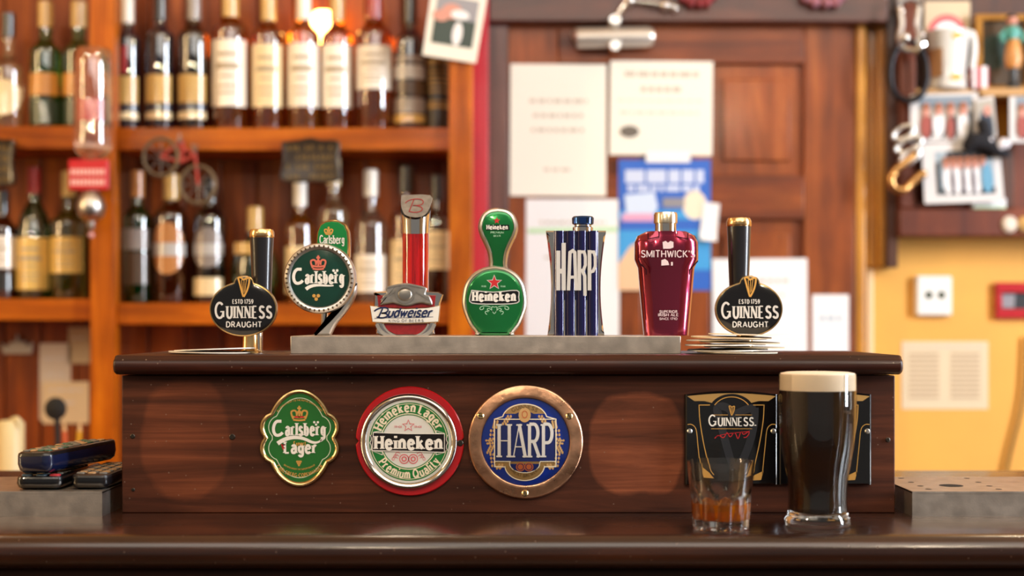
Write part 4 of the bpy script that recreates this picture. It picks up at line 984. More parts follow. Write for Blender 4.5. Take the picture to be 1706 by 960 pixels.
bottle(76, 26, BY, zTl, 3, 'green', 'gold', [(.26, .43, 68, 'orange'), (.04, .22, 68, 'dkgreen')], 'green bottle with orange label on the top shelf, fully visible one', G1, sh=.58, neck=.42)
bottle(131, 26, BY, zTl, 3, 'green', 'gold', [(.26, .43, 68, 'orange'), (.04, .22, 68, 'dkgreen')], 'green bottle with orange label on the top shelf, partly behind the spirit optic', G1, sh=.58, neck=.42)
bottle(213, 22, BY, zT, -6, 'navy', 'white', nl + [(.42, .62, 12, 'red')], 'dark bottle with gold and navy label just right of the shelf post, top shelf', G1, sh=.66)
bottle(267, 24, BY, zT, -12, 'navy', 'dark', nl, 'dark bottle with gold and navy label, second right of the shelf post, top shelf', G1, sh=.66)
bottle(323, 26, BY, zT, -12, 'black', 'grey', nl, 'near black bottle with gold and navy label, left of the amber bottle, top shelf', G1, sh=.66)
bottle(384, 30, BY, zT, -14, 'amber', 'gold', [(.17, .64, 72, 'white')], 'wide amber bottle with tall white label, first of the white labels on the top shelf', G1, sh=.69)
bottle(447, 27, BY, zT, -10, 'amber', 'gold', [(.17, .62, 66, 'cream')], 'amber bottle with tall cream label, second of the pale labels on the top shelf', G1, sh=.67)
bottle(506, 27, BY, zT, -12, 'gold', 'white', [(.17, .62, 70, 'white')], 'amber bottle with tall white label just left of the glowing bulb, top shelf', G1, sh=.67)
bottle(562, 27, BY + .01, zT, -10, 'amber', 'gold', [(.17, .62, 70, 'white')], 'amber bottle with tall white label just right of the glowing bulb, top shelf', G1, sh=.66)
bottle(624, 30, BY, zT, -14, 'amber', 'red', [(.29, .60, 72, 'white')], 'amber bottle with a shorter white label high on its body, top shelf', G1, sh=.66)
bottle(683, 26, BY, zT, -6, 'navy', 'dark', [(.50, .55, 75, 'grey'), (.38, .48, 75, 'silver'), (.26, .36, 75, 'brown'), (.13, .24, 75, 'grey'), (.06, .12, 75, 'gold')], 'dark bottle with grey striped label left of the hanging snapshot, top shelf', G1, sh=.64)
tin = thing('whisky_tube', 'dark brown cylindrical whisky tube below the hanging snapshot on the top shelf', 'tube', (X(729, BY), BY, zT))
o = MB(); r_ = 19*K(BY); o.lathe(0, [(0, 0), (r_, 0), (r_, .172), (r_ - .001, .174), (0, .174)], 0, 32); o.build('tube_body', mat('tube_brown', '241608', .4, coat=.2), tin)
o = MB(); o.lathe(0, [(0, .174), (r_ + .001, .174), (r_ + .001, .19), (0, .19)], 0, 32); o.build('lid', LAB['dark'], tin)
o = MB()
for z in (.05, .062, .085, .098, .108, .118, .13, .145, .152): o.lathe(0, [(r_ + .0004, z), (r_ + .0004, z + (.008 if z < .06 else .004))], 0, 32)
o.build('label_print', mat('tube_gold', '8c6a3a', .4, .4), tin)
# lower shelf
bottle(4, 24, BY, zLl, 318, 'brown', 'dark', [(.28, .58, 72, 'white'), (.08, .24, 72, 'dark')], 'dark bottle with white label, leftmost on the lower shelf', G2, sh=.62)
bottle(57, 28, BY, zLl, 279, 'dkgreen', 'red', [(.07, .46, 72, 'yellow')], 'tall green wine bottle with large yellow label and red neck, lower shelf', G2, sh=.52, style='wine', neck=.34)
bottle(114, 29, BY, zLl, 285, 'olive', 'gold', [(.20, .48, 68, 'yellow')], 'olive bottle with yellow label behind the hanging silver optic measure', G2, sh=.56, neck=.36)
bottle(229, 25, BY, zL, 285, 'dkgreen', 'tan', [(.40, .56, 64, 'grey'), (.14, .38, 64, 'brown')], 'dark green bottle with grey label under the toy bicycle front wheel', G2, sh=.62)
bottle(285, 29, BY, zL, 290, 'brown', 'gold', [(.22, .62, 60, 'tan', 'oval'), (.36, .46, 66, 'silver')], 'brown bottle with orange oval label and pale band, lower shelf', G2, sh=.64)
bottle(350, 27, BY, zL, 296, 'black', 'dark', [(.28, .60, 62, 'grey', 'oval'), (.38, .47, 64, 'silver'), (.06, .20, 60, 'cream')], 'black bottle with grey oval label above a small cream label, lower shelf', G2, sh=.64)
bottle(425, 39, BY, zL, 345, 'dkgreen', 'gold', [(.50, .62, 50, 'gold')], 'squat round dark green bottle with gold cap behind the leftmost tap', G2, style='round', neck=.3, capf=.2)
bottle(500, 25, BY, zL, 302, 'gold', 'white', [(.08, .46, 70, 'cream')], 'golden bottle with cream label behind the round green tap, lower shelf', G2, sh=.6)
bottle(556, 25, BY, zL, 262, 'pale', 'cream', [(.10, .42, 70, 'cream')], 'tall pale bottle with cream label just right of the round green tap', G2, sh=.6)
bottle(618, 27, BY, zL, 283, 'clear', 'white', [(.08, .36, 72, 'white')], 'clear bottle with white label left of the tall red tap', G2, sh=.56)
bottle(677, 27, BY, zL, 277, 'amber', 'dark', [(.10, .46, 70, 'cream')], 'amber bottle with dark cap directly behind the tall red tap', G2, sh=.6)
bottle(728, 23, BY, zL, 292, 'brown', 'dark', [(.26, .56, 70, 'cream')], 'bottle with cream label at the right end of the lower shelf', G2, sh=.62)

# bare lamp among the bottles
lb = thing('shelf_lamp', 'glowing warm light bulb behind the white labelled bottles on the top shelf', 'lamp', (X(538, 1.6), 1.606, Z(66, 1.6)))
o = MB(); o.lathe(0, [(0, -.045), (.018, -.045), (.018, -.012), (.014, -.010), (0, -.010)], 0, 20); o.build('lamp_holder', M_brass, lb)
o = MB(); o.lathe(0, [(0, -.01), (.012, -.009), (.024, .004), (.033, .022), (.0345, .036), (.030, .052), (.018, .064), (0, .068)], 0, 24); o.build('bulb', mat('lit_bulb', 'ffe0b0', .5, emit=22, emitcol='ffc46a'), lb)
o = MB(); o.box(-.015, .015, -.04, -.016, -.0355, -.012); o.build('bracket', M_brass, lb)

# spirit optic on the post: upturned bottle, red plate, silver measure
OY = 1.36; c = Ctx(155, 400, OY)
t = thing('spirit_optic', 'upturned clear spirit bottle with red plate and silver measure on the shelf post', 'optic', c.loc)
o = MB(c); o.lathe(155, [(0, 82), (26, 82), (30, 88), (31, 110)] + spline([(31, 215), (31, 240), (26, 256), (14, 266), (12, 276), (0, 276)], 4), 0, 36); o.build('bottle_glass', mat('optic_glass', 'f4dcc8', .03, trans=.97, coat=1, coatior=2.1, coatrough=.02), t)
o = MB(c)
for a0, a1, q0, q1 in ((-30, 50, 168, 205),): 
    n = 12; vs = []
    for i in range(n+1):
        a = R(a0 + (a1-a0)*i/n); vs += [o.T(155 + 31.4*math.sin(a), q0, 31.4*math.cos(a)), o.T(155 + 31.4*math.sin(a), q1, 31.4*math.cos(a))]
    o.add(vs, [(2*i, 2*i+1, 2*i+3, 2*i+2) for i in range(n)])
o.build('label', LAB['red'], t)
o = MB(c); o.loops(rrect(118, 184, 267, 318, 3), [(0, 6), (0, 12), (1.5, 13.5)], cap0=True); o.build('plate', mat('plate_red', 'c4121c', .3, coat=.5), t)
o = MB(c)
for yy_, s in ((292, 'SPIRIT'), (309, 'VODKA')):
    for i in range(9): o.box(122 + i*6.4, 126.5 + i*6.4, yy_ - 9, yy_ + 1, 13.4, 13.9)
o.build('plate_marks', mat('plate_print', 'e8b8b0', .5), t)
o = MB(c); o.lathe(153, [(0, 320), (12, 321), (20, 330), (24, 345), (20, 360), (11, 368), (6, 370), (5, 380), (3, 384), (0, 384)], 4, 30); o.build('measure', M_satin, t)
o = MB(c); o.sphere(153, 392, 4, 5, 12, 8); o.build('drip_knob', mat('pink_knob', 'd8a0a0', .4), t)
o = MB(c); o.box(148, 160, 276, 322, -12, 5); o.box(145, 163, 284, 312, -(SF - .02 - OY)/c.k, 6); o.build('bracket', M_chrome, t)

# ------------------------------------------------------------------ things hung on the shelving
def sign(px0, px1, py0, py1, y, label, rows, name='hanging_sign'):
    c = Ctx((px0+px1)/2, py1, y); t = thing(name, label, 'sign', c.loc)
    o = MB(c); w_, h_ = px1-px0, py1-py0
    S = spline([(px0, py0+5), (px0+w_*.3, py0+2), (px0+w_*.5, py0-2), (px0+w_*.7, py0+2), (px1, py0+5), (px1-2, py0+h_*.5), (px1, py1-3), (px0+w_*.5, py1), (px0, py1-3), (px0+2, py0+h_*.5), (px0, py0+5)], 4)[:-1]
    o.loops(S, [(0, 0), (0, 7), (2, 8.5), (5, 7)], cap0=True); o.build('board', mat('dark_sign', '2a1e12', .45, coat=.2), t)
    o = MB(c)
    for r_ in range(rows):
        yy_ = py0 + h_*(.2 + .66*r_/max(1, rows-1)); n = int(w_/9)
        for i in range(n):
            x = px0 + w_*.1 + i*w_*.8/n
            if random.random() > .12: ribbon(o, [(x, yy_+4), (x+2.5, yy_-4), (x+5, yy_+4)] if i % 2 else [(x+1, yy_-4), (x+1, yy_+4), (x+5, yy_+3)], 1.5, idn, 7.5)
    o.build('raised_marks', mat('old_gold', '8e7038', .4, .5), t); return t
sign(470, 566, 232, 304, SF - .008, 'small dark sign with worn gold lettering hung from the top shelf edge', 4)
sign(-40, 26, 231, 310, SF - .008, 'dark sign with worn lettering cut by the left picture edge', 4)
# toy bicycle
c = Ctx(300, 342, SF - .035); t = thing('toy_bicycle', 'small ornamental bicycle with red frame hung in front of the lower shelf bottles', 'ornament', c.loc)
for q in ((268, 262), (330, 308)):
    o = MB(c); o.tube([(a, b, 0) for a, b in circ(q[0], q[1], 29, 31, 40)], 3.2, 8, closed=True); o.build('wheel', mat('bike_tyre', '6a5a46', .4, .4), t)
    o = MB(c)
    for i in range(8): o.tube([(q[0], q[1], 0), (q[0] + 27*math.cos(i*PI/4), q[1] + 29*math.sin(i*PI/4), 0)], .7, 5)
    o.build('spokes', M_pewter, t)
o = MB(c)
for pth in ([(268, 262, 0), (296, 240, 0), (302, 270, 0), (268, 262, 0)], [(296, 240, 0), (325, 258, 0), (330, 308, 0)], [(302, 270, 0), (325, 258, 0)], [(302, 270, 0), (306, 234, 0)]): o.tube(pth, 2.8, 7)
o.build('frame', mat('bike_red', 'a83a30', .4), t)
o = MB(c); o.tube([(318, 240, -10), (325, 256, 0), (330, 244, 10)], 2, 6); o.sphere(300, 236, 0, 6, 10, 6, .5); o.build('handlebar', M_pewter, t)
o = MB(c); o.tube([(296, 240, 0), (298, 222, -4), (300, 240, -26)], .8, 5); o.build('hanging_wire', M_pewter, t)
# tilted snapshot hanging from above
def photo(name, quad, y, label, img, border=None, cat='photograph', group=None, th=.004, bcol=None, inner=None):
    """quad: top-left, top-right, bottom-right, bottom-left picture corners"""
    px = sum(q[0] for q in quad)/4; c = Ctx(px, max(q[1] for q in quad), y); t = thing(name, label, cat, c.loc, group)
    thp = th / c.k
    o = MB(c); o.loops([tuple(q) for q in quad], [(0, 0), (0, thp)], cap0=True); o.build('border', bcol or M_paper, t)
    a = inner or (.12, .88, .1, .8)
    bil = lambda u, v: tuple((quad[0][i]*(1-u)+quad[1][i]*u)*(1-v) + (quad[3][i]*(1-u)+quad[2][i]*u)*v for i in (0, 1))
    k_ = 0
    for part, m, shapes in img:
        o = MB(c); 
        for shp in shapes:
            if shp[0] == 'r': P_ = [(shp[1], shp[3]), (shp[2], shp[3]), (shp[2], shp[4]), (shp[1], shp[4])]
            else: P_ = [(shp[1] + shp[3]*math.cos(2*PI*i/20), shp[2] + shp[4]*math.sin(2*PI*i/20)) for i in range(20)]
            P_ = [bil(a[0] + (a[1]-a[0])*u, a[2] + (a[3]-a[2])*v) for u, v in P_]
            o.fill(P_, thp + .4 + k_*.25); k_ += 1
        o.build(part, m, t)
    return t
mk = lambda n, c='23262a': mat('photo_' + n, c, .4, coat=.3)
Msk, Mwh, Mdk, Mgn, Mbl, Mrd, Mgy, Mor = mk('skin', 'c98a78'), mk('white', 'e6e4e6'), mk('dark', '23262a'), mk('green', '24352a'), mk('blue', '4a6a8a'), mk('red', 'b04a44'), mk('grey', '8c8a90'), mk('orange', 'c07a34')
photo('hanging_photo', [(720, -22), (812, -6), (793, 106), (704, 92)], SF - .03, 'tilted white bordered snapshot hanging before the right shelf post', [('picture', Mgy, [('r', 0, 1, 0, 1)]), ('picture_ground', Mgn, [('r', 0, 1, .45, 1), ('r', .05, .4, .3, .6)]), ('picture_figure', Msk, [('e', .4, .3, .25, .16), ('e', .15, .42, .2, .12)]), ('picture_shirt', Mwh, [('e', .6, .35, .22, .1), ('e', .6, .75, .12, .25)])])

# ------------------------------------------------------------------ door, frame and trims
DY = 1.60
o = MB(); xd0, xd1 = X(846, DY), X(1424, DY); zd = Z(38, DY)
d = struct(bpy.data.objects.new('door_1', None)); COL.objects.link(d); d.location = ((xd0+xd1)/2, DY, 0)
def DP(name, m, px0, px1, py0, py1, w0, w1, bevel=.003):
    k = K(DY); cx = (xd0+xd1)/2; o = MB()
    o.box(X(px0, DY) - cx, X(px1, DY) - cx, Z(py1, DY) if py1 is not None else .01, Z(py0, DY), w0, w1); return o.build(name, m, d, bevel=bevel)
DP('stile', M_door, 846, 930, 38, None, -.03, .0); DP('stile', M_door, 1340, 1424, 38, None, -.03, 0); DP('mullion', M_door, 1092, 1183, 106, None, -.03, -.0002)
DP('rail', M_doorh, 930, 1340, 38, 106, -.03, -.0004)
for a, b in ((930, 1092), (1183, 1340)):
    DP('rail', M_doorh, a, b, 292, 366, -.03, -.0004); DP('rail', M_doorh, a, b, 640, 720, -.03, -.0004)
    for q0, q1 in ((106, 292), (366, 640), (720, None)):
        DP('panel', M_door, a - 4, b + 4, q0 - 4, q1, -.03, -.014, 0)
        if q1:
            DP('panel_field', M_door, a + 22, b - 22, q0 + 24, q1 - 24, -.014, -.006, .006)
# frame of the door
struct(P('trim_1', M_jamb, 812, 846, -400, 1230, WY, .075)); struct(P('trim_2', M_header, 812, 1482, -30, 38, WY, .095, bevel=.006)); struct(P('trim_3', M_redpaint, 787, 813, -420, 1230, WY, .13))
o = P('trim_4', M_golden, 1426, 1444, 40, 1230, WY, .062, bevel=.006); struct(o)
struct(P('trim_5', M_golden, 1444, 1462, 40, 446, WY, .04, bevel=.004)); struct(P('trim_6', M_golden, 1462, 1478, 40, 446, WY, .055, bevel=.006)); struct(P('trim_7', M_darkwood, 1478, 1496, -60, 446, WY, .07))
struct(P('trim_8', mat('pale_trim', 'e6c79a', .5), 1444, 1456, 448, 1230, WY, .03, bevel=.004))
o = MB(); o.box(X(830, WY), X(1500, WY), Z(0, WY) + .03, 3.3, -WY, -WY + .08); struct(o.build('trim_9', M_header))
# door closer
c = Ctx(1020, 84, DY); t = thing('door_closer', 'silver cylindrical door closer with folding arm at the top of the door', 'door closer', c.loc)
o = MB(c); o.tube([(956, 70, 22), (960, 68, 22), (1078, 66, 22), (1086, 66, 22)], [12, 17, 17, 13], 20); o.build('cylinder', mat('painted_silver', 'cfc6bc', .3, .7), t)
o = MB(c); o.loops(circ(1022, 83, 11, n=20), [(0, 0), (0, 36), (3, 39)]); o.build('pivot', M_chrome, t); o = MB(c); o.loops(circ(1022, 40, 12, 10, 20), [(0, 0), (0, 34), (3, 38)]); o.build('pivot', M_chrome, t)
o = MB(c); o.tube([(1022, 40, 34), (1040, 14, 34), (1046, 8, 36), (1110, 18, 40), (1126, 22, 36)], 5, 10); o.sphere(1046, 9, 36, 10); o.sphere(1104, 18, 39, 9); o.sphere(1120, 22, 36, 7); o.build('arm', M_chrome, t)

# ------------------------------------------------------------------ papers on the door
def sheet(name, x0, x1, y0, y1, label, m, lines=(), extra=(), y=DY, cat='notice', curl=.0, rot=0, ink=None, th=.0012, off=.0):
    c = Ctx((x0+x1)/2, y1, y - off); t = thing(name, label, cat, c.loc)
    o = MB(c); n = 10; vs = []; T_ = th/c.k
    cxm, cym = (x0+x1)/2, (y0+y1)/2
    def rt(a, b): 
        q = R(rot); return cxm + (a-cxm)*math.cos(q) - (b-cym)*math.sin(q), cym + (a-cxm)*math.sin(q) + (b-cym)*math.cos(q)
    for f in (0, 1):
        for j in range(n+1):
            v_ = j/n; w_ = .3 + f*T_ + curl*(max(0, v_-.7)/.3)**2*12
            for a in (x0, x1): vs.append(o.T(*rt(a, y0 + (y1-y0)*v_), w_))
    m2 = 2*(n+1)
    fs = [(2*j+f*m2, 2*j+1+f*m2, 2*j+3+f*m2, 2*j+2+f*m2) for f in (0, 1) for j in range(n)] + [(2*j+s, 2*j+2+s, 2*j+2+s+m2, 2*j+s+m2) for s in (0, 1) for j in range(n)] + [(0, 1, m2+1, m2), (2*n, 2*n+1, 2*n+1+m2, 2*n+m2)]
    o.add(vs, fs); o.build('sheet', m, t)
    lines = [(f, wd, h) for f, wd, h in lines]
    if lines:
        o = MB(c)
        for f, wd, h in lines:
            a0 = cxm - (x1-x0)*wd/2; x = a0
            while x < cxm + (x1-x0)*wd/2 - 2:
                l = random.uniform(5, 16) * max(1, h/7); b = y0 + (y1-y0)*f
                e = min(x+l, cxm + (x1-x0)*wd/2); o.fill([rt(*q) for q in ((x, b-h/2), (e, b-h/2), (e, b+h/2), (x, b+h/2))], T_ + .9); x += l + 4
        o.build('print', ink or M_faint, t)
    for nm, mm, shp in extra:
        o = MB(c); o.fill([rt(*q) for q in shp], T_ + 1.2 + .3*random.random()); o.build(nm, mm, t)
    return t
sheet('paper_notice', 850, 1010, 107, 327, 'large cream notice with three faint lines, under the door closer', M_paper, ((.28, .6, 6), (.39, .52, 6), (.5, .56, 6), (.8, .3, 5)), rot=.3, curl=.3)
sheet('paper_notice', 1016, 1187, 102, 259, 'cream certificate with small dark seal, pinned above the blue poster', M_paper, ((.14, .72, 9), (.3, .4, 9), (.42, .85, 2), (.55, .8, 3)), (('seal', M_ink, circ(1049, 220, 16, 10, 20)), ('seal_centre', M_faint, circ(1049, 220, 11, 6, 16))), rot=.6)
sheet('paper_notice', 876, 1032, 332, 575, 'white notice with a pale green line behind the blue fluted tap', M_paper2, ((.16, .7, 5), (.4, .6, 4)), (('green_line', mat('pale_green_ink', 'b9dcb0', .7), [(880, 381), (1028, 378), (1028, 386), (880, 389)]),), rot=.2)
Mp = mat('poster_blue', '2b62c0', .4, coat=.3); Mp2 = mat('poster_lightblue', '3f9ad8', .4, coat=.3)
sheet('poster', 1030, 1184, 266, 484, 'bright blue printed poster behind the ruby ale tap', Mp, ((.13, .85, 22), (.22, .8, 10)), (
    ('pale_block', mk('pale', 'c9d8ee'), [(1040, 325), (1090, 320), (1096, 345), (1086, 364), (1044, 362)]), ('light_field', Mp2, [(1030, 384), (1184, 384), (1184, 450), (1030, 450)]), ('light_field', Mp2, [(1030, 352), (1184, 350), (1184, 366), (1030, 366)]),
    ('pink_strip', mk('pink', 'd8a0c0'), [(1036, 356), (1090, 356), (1090, 369), (1036, 369)]), ('grey_strip', Mgy, [(1104, 330), (1140, 330), (1140, 346), (1104, 346)]),
    ('round_picture', mk('cream', 'ecdcc4'), circ(1157, 342, 20, 24, 24)), ('peach_shape', mk('peach', 'e6bc96'), [(1030, 440), (1050, 410), (1080, 396), (1120, 410), (1150, 440), (1150, 484), (1030, 484)]), ('spot', mk('brown', '9a5a38'), circ(1159, 336, 4, 5, 12))), ink=mat('poster_white_print', 'c4cfe8', .4))
sheet('paper_note', 1076, 1150, 252, 271, 'small white slip taped across the top of the blue poster', M_paper2, off=.003)
sheet('paper_note', 1168, 1196, 338, 402, 'small crumpled white slip at the right edge of the blue poster', M_paper2, curl=1., rot=6, off=.004)
sheet('paper_notice', 1187, 1345, 431, 600, 'white notice on the door behind the rightmost stout tap', M_paper2, ((.22, .6, 5), (.36, .5, 4)), rot=-.3)
sheet('paper_card', 1353, 1414, 491, 600, 'small white card low on the right side of the door', M_paper2, ((.36, .6, 8),), ink=mat('pale_blue_ink', 'b8c2cc', .7))
# yellow wall
sheet('paper_notice', 1502, 1646, 569, 682, 'faded beige two column notice on the yellow wall', mat('faded_paper', 'd8c4a4', .75), ((.08, .86, 3),), tuple(('text_block', mat('faded_ink', 'bda487', .8), [(a, b), (a + w_, b), (a + w_, b + 4), (a, b + 4)]) for a, w_ in ((1514, 50), (1584, 48)) for b in range(588, 664, 8)), y=WY)
c = Ctx(1552, 527, WY); t = thing('wall_socket', 'white square plate with two dark holes on the yellow wall', 'socket', c.loc)
o = MB(c); o.loops(rrect(1523, 1582, 460, 526, 4), [(0, 0), (0, 12), (2.5, 15)], cap0=True); o.build('plate', mat('white_plastic', 'e8e6e2', .35), t)
o = MB(c)
for x in (1543, 1564): o.fill(circ(x, 492, 6.5, n=16), 15.3)
o.build('holes', mat('socket_green', '3a4028', .5), t)
c = Ctx(1700, 530, WY); t = thing('picture_frame', 'red framed picture cut by the right edge on the yellow wall', 'picture', c.loc)
o = MB(c)
for q in ((1656, 1745, 471, 488), (1656, 1745, 515, 531), (1656, 1666, 488, 515), (1735, 1745, 488, 515)): o.box(q[0], q[1], q[2], q[3], 0, 12)
o.build('frame', mat('red_frame', 'b01822', .3, coat=.4), t, bevel=.002)
o = MB(c); o.box(1666, 1735, 488, 515, 0, 4); o.build('picture', Mdk, t)
o = MB(c); o.fill([(1668, 490), (1690, 490), (1688, 513), (1668, 513)], 4.4); o.build('picture_light', Mgy, t)
c = Ctx(1690, 830, WY - .012); t = thing('wall_strip', 'thin brown cable running up the yellow wall at the right edge', 'strip', c.loc)
o = MB(c); o.tube(spline([(1668, 840, 0), (1674, 800, 0), (1686, 745, 0), (1700, 690, 0), (1708, 640, 0), (1712, 560, 0)], 6), 3.2, 8); o.build('strip', mat('strip_brown', '7a5418', .5), t)  # thin raised brown strip curving up the wall

# ------------------------------------------------------------------ display case on the right with its trinkets
cy = 1.56
ca = thing('wall_cabinet', 'open red mahogany wall case crowded with photographs and trinkets above the yellow wall', 'cabinet', (X(1600, WY), WY, Z(395, cy)))
def CP(name, m, px0, px1, py0, py1, yb, yf, bevel=.002):
    o = MB(); q = ca.location; o.box(X(px0, yf) - q.x, X(px1, yf) - q.x, Z(py1, yf) - q.z, Z(py0, yf) - q.z, q.y - yb, q.y - yf); return o.build(name, m, ca, bevel=bevel)
CP('back_panel', M_redwood, 1500, 2000, -60, 394, WY, WY - .02); CP('bottom_board', M_redwood, 1498, 2000, 347, 394, WY - .02, cy, .004); CP('side_post', M_redwood, 1500, 1526, -60, 347, WY - .02, cy, .003)
CP('side_post', M_darkwood, 1668, 1690, 235, 347, WY - .02, cy + .03, .003); CP('shelf', mat('pale_shelf', 'b58a55', .5), 1634, 2000, 146, 160, WY - .02, cy - .02); CP('gold_back', M_golden, 1634, 1990, 160, 236, WY - .02, WY - .03)
CP('dark_niche', M_darkwood, 1526, 2000, -60, 146, WY - .02, WY - .026)
CP('ledge', M_redwood, 1526, 1668, 336, 347, WY - .02, cy + .02); CP('photo_ledge', mat('pale_shelf'), 1526, 1634, 148, 156, WY - .02, cy - .005)
yq = cy - .012
sheet('postcard', 1540, 1616, 2, 62, 'cream card with a red and white fan shape behind the white jug', mat('card_cream', 'cdb899', .7), (), (('red_fan', mk('pinkred', 'c8585a'), circ(1577, 62, 34, 38, 20, 180, 0)), ('white_fan', Mwh, circ(1577, 62, 24, 26, 18, 180, 0))), y=WY - .05, cat='card')
# bit hanging on the post: iron ring with bright links
c = Ctx(1514, 170, cy - .03); t = thing('harness_ring', 'dark pear shaped iron ring with bright metal fittings hung at the case corner', 'harness', c.loc)
o = MB(c); o.tube([(1514 + 31*math.cos(R(a))*(1 - .12*math.sin(R(a))), 118 - 50*math.sin(R(a)), 0) for a in range(0, 360, 9)], 5.5, 10, closed=True); o.build('ring', mat('black_iron', '1e1c20', .3, .6), t)
for s in (-1, 1):
    o = MB(c); o.tube(spline([(1514 + s*16, 12, 4), (1514 + s*13, 40, 6), (1514 + s*17, 62, 4), (1514 + s*13, 74, 2)], 4), 5, 9); o.build('strap_link', M_satin, t)
o = MB(c); o.tube([(1498, 74, 2), (1506, 84, 3), (1524, 86, 3), (1538, 72, 2)], 6, 9); o.sphere(1506, 64, 6, 9); o.sphere(1534, 60, 6, 6); o.sphere(1500, 20, 5, 6); o.build('clasp', M_chrome, t)
o = MB(c); o.tube([(1494, 4, 0), (1514, -4, 0), (1534, 2, 0)], 7, 9); o.tube([(1514, -4, 0), (1514, -10, -30)], 2.5, 6); o.build('hook', M_satin, t)
# white jug
c = Ctx(1583, 152, cy - .0); t = thing('white_jug', 'white and tan ceramic jug standing above the photographs', 'jug', (c.loc[0], cy + .02, Z(148, cy - .005)))
c2 = Ctx(1583, 148, cy); o = MB(c2)
o.lathe(1583, [(0, 148), (30, 148), (33, 144), (29, 132), (30, 110), (33, 80), (35, 60), (37, 50), (34, 50), (31, 66), (0, 70)], 0, 32); o.build('body', mat('jug_white', 'd6d3ce', .15, coat=.6), t)
o = MB(c2); 
vs = []; n = 10
for i in range(n+1):
    a = R(-100 + 70*i/n); vs += [o.T(1583 + 33.6*math.sin(a), 62, 33.6*math.cos(a)), o.T(1583 + 31*math.sin(a), 128, 31*math.cos(a))]
o.add(vs, [(2*i, 2*i+1, 2*i+3, 2*i+2) for i in range(n)]); o.build('tan_side', mat('jug_tan', 'b5875e', .2, coat=.5), t)  # tan strip wrapped over the jug's left side
o = MB(c2); o.tube(spline([(1614, 58, 0), (1624, 52, 0), (1628, 80, 0), (1622, 120, 0), (1612, 132, 0)], 5), 6, 10); o.build('handle', mat('jug_white'), t)
o = MB(c2)
for q in (62, 130): o.fill(circ(1588, q, 9, 6, 14), 35.2 if q < 100 else 31.6)
o.build('gold_marks', M_goldprint, t)
# small red and white box
c = Ctx(1628, 148, cy); t = thing('small_box', 'small red and white striped box beside the white jug', 'box', (c.loc[0], cy - .002, Z(148, cy - .005)))
c = Ctx(1628, 148, cy); o = MB(c); o.box(1618, 1644, 112, 148, -14, 8); o.build('body', mk('rosered', 'b24c54'), t, bevel=.001)
o = MB(c); o.box(1632, 1641, 111.5, 148, 8.1, 8.6); o.box(1617.5, 1623, 111.5, 148, 8.1, 8.6); o.build('white_stripe', Mwh, t)
# gilt framed niche with figurine
c = Ctx(1672, 146, cy); t = thing('gilt_frame', 'upright gilt frame standing on the pale shelf behind the figurine', 'frame', (c.loc[0], cy + .03, Z(146, cy - .02)))
c = Ctx(1672, 146, cy + .03); o = MB(c)
for q in ((1632, 1644, 18, 146), (1716, 1726, 18, 146), (1644, 1716, 18, 28), (1644, 1716, 136, 146)): o.box(q[0], q[1], q[2], q[3], -8, 4)
o.build('moulding', mat('gilt', '9a6a2a', .35, .6), t, bevel=.001); o = MB(c); o.box(1644, 1716, 28, 136, -8, -4); o.build('backing', mk('gilt_olive', '4a3416'), t)
o = MB(c); o.fill(circ(1664, 80, 22, 30, 18), -3.4); o.build('painted_foliage', Mgn, t)
c = Ctx(1690, 146, cy - .012); t = thing('figurine', 'small standing figurine with turquoise top and orange skirt before the gilt frame', 'figurine', (c.loc[0], cy - .005, Z(146, cy - .02)))
o = MB(c); o.lathe(1690, [(0, 146), (12, 146), (11, 138), (7, 134), (6, 112)] + [(0, 112)], 0, 18); o.build('stand', mk('dark'), t)
o = MB(c); o.lathe(1690, [(0, 112), (11, 112), (15, 96), (12, 76), (8, 62), (0, 62)], 0, 20); o.build('skirt', mk('skirt', 'c98a4a'), t)
o = MB(c); o.lathe(1688, [(0, 64), (11, 64), (13, 50), (8, 42), (0, 41)], 0, 18); o.tube([(1678, 48, 0), (1668, 58, 4), (1672, 70, 8)], 4, 8); o.tube([(1698, 48, 0), (1706, 58, 4), (1702, 70, 8)], 4, 8); o.build('top', mk('turquoise', '4f9a90'), t)
o = MB(c); o.sphere(1688, 33, 0, 9); o.build('head', Msk, t); o = MB(c); o.sphere(1688, 27, -3, 9.5, sq=.7); o.build('hair', Mdk, t)
# photographs
Mbd = mat('photo_card', 'cfcac8', .5, coat=.2)
ppl = lambda xs: [('picture', mk('slate', '7c8894'), [('r', 0, 1, 0, .4)]), ('picture_ground', mk('stone', 'a8a094'), [('r', 0, 1, .3, 1)]), ('dark_clothes', Mdk, [('e', x + .07, .8, .06, .3) for x in xs] + [('r', .92, 1, .4, 1)]), ('shirts', Mwh, [('e', xs[1], .72, .11, .34), ('e', xs[3], .74, .1, .36)]), ('coats', mk('brick', '9a4a40'), [('e', xs[0], .75, .1, .34), ('e', xs[2], .82, .07, .3)]), ('heads', Msk, [('e', x, .36, .07, .16) for x in xs]), ('hair', mk('brown', '6a4030'), [('e', x, .26, .065, .09) for x in xs])]
photo('propped_photo', [(1516, 158), (1628, 154), (1628, 236), (1516, 238)], yq, 'white bordered group photo just below the white jug', ppl((.12, .36, .58, .82)), inner=(.13, .92, .06, .86), bcol=Mbd)
photo('propped_photo', [(1624, 166), (1654, 160), (1660, 228), (1630, 236)], yq - .008, 'narrow snapshot of a dark clothed person beside the group photo', [('picture', mk('stone', 'a8a094'), [('r', 0, 1, 0, 1)]), ('coat', mk('navy', '2c3848'), [('e', .45, .75, .45, .5)]), ('heads', Msk, [('e', .6, .3, .22, .14)])], inner=(.05, .95, .06, .96), bcol=Mbd)
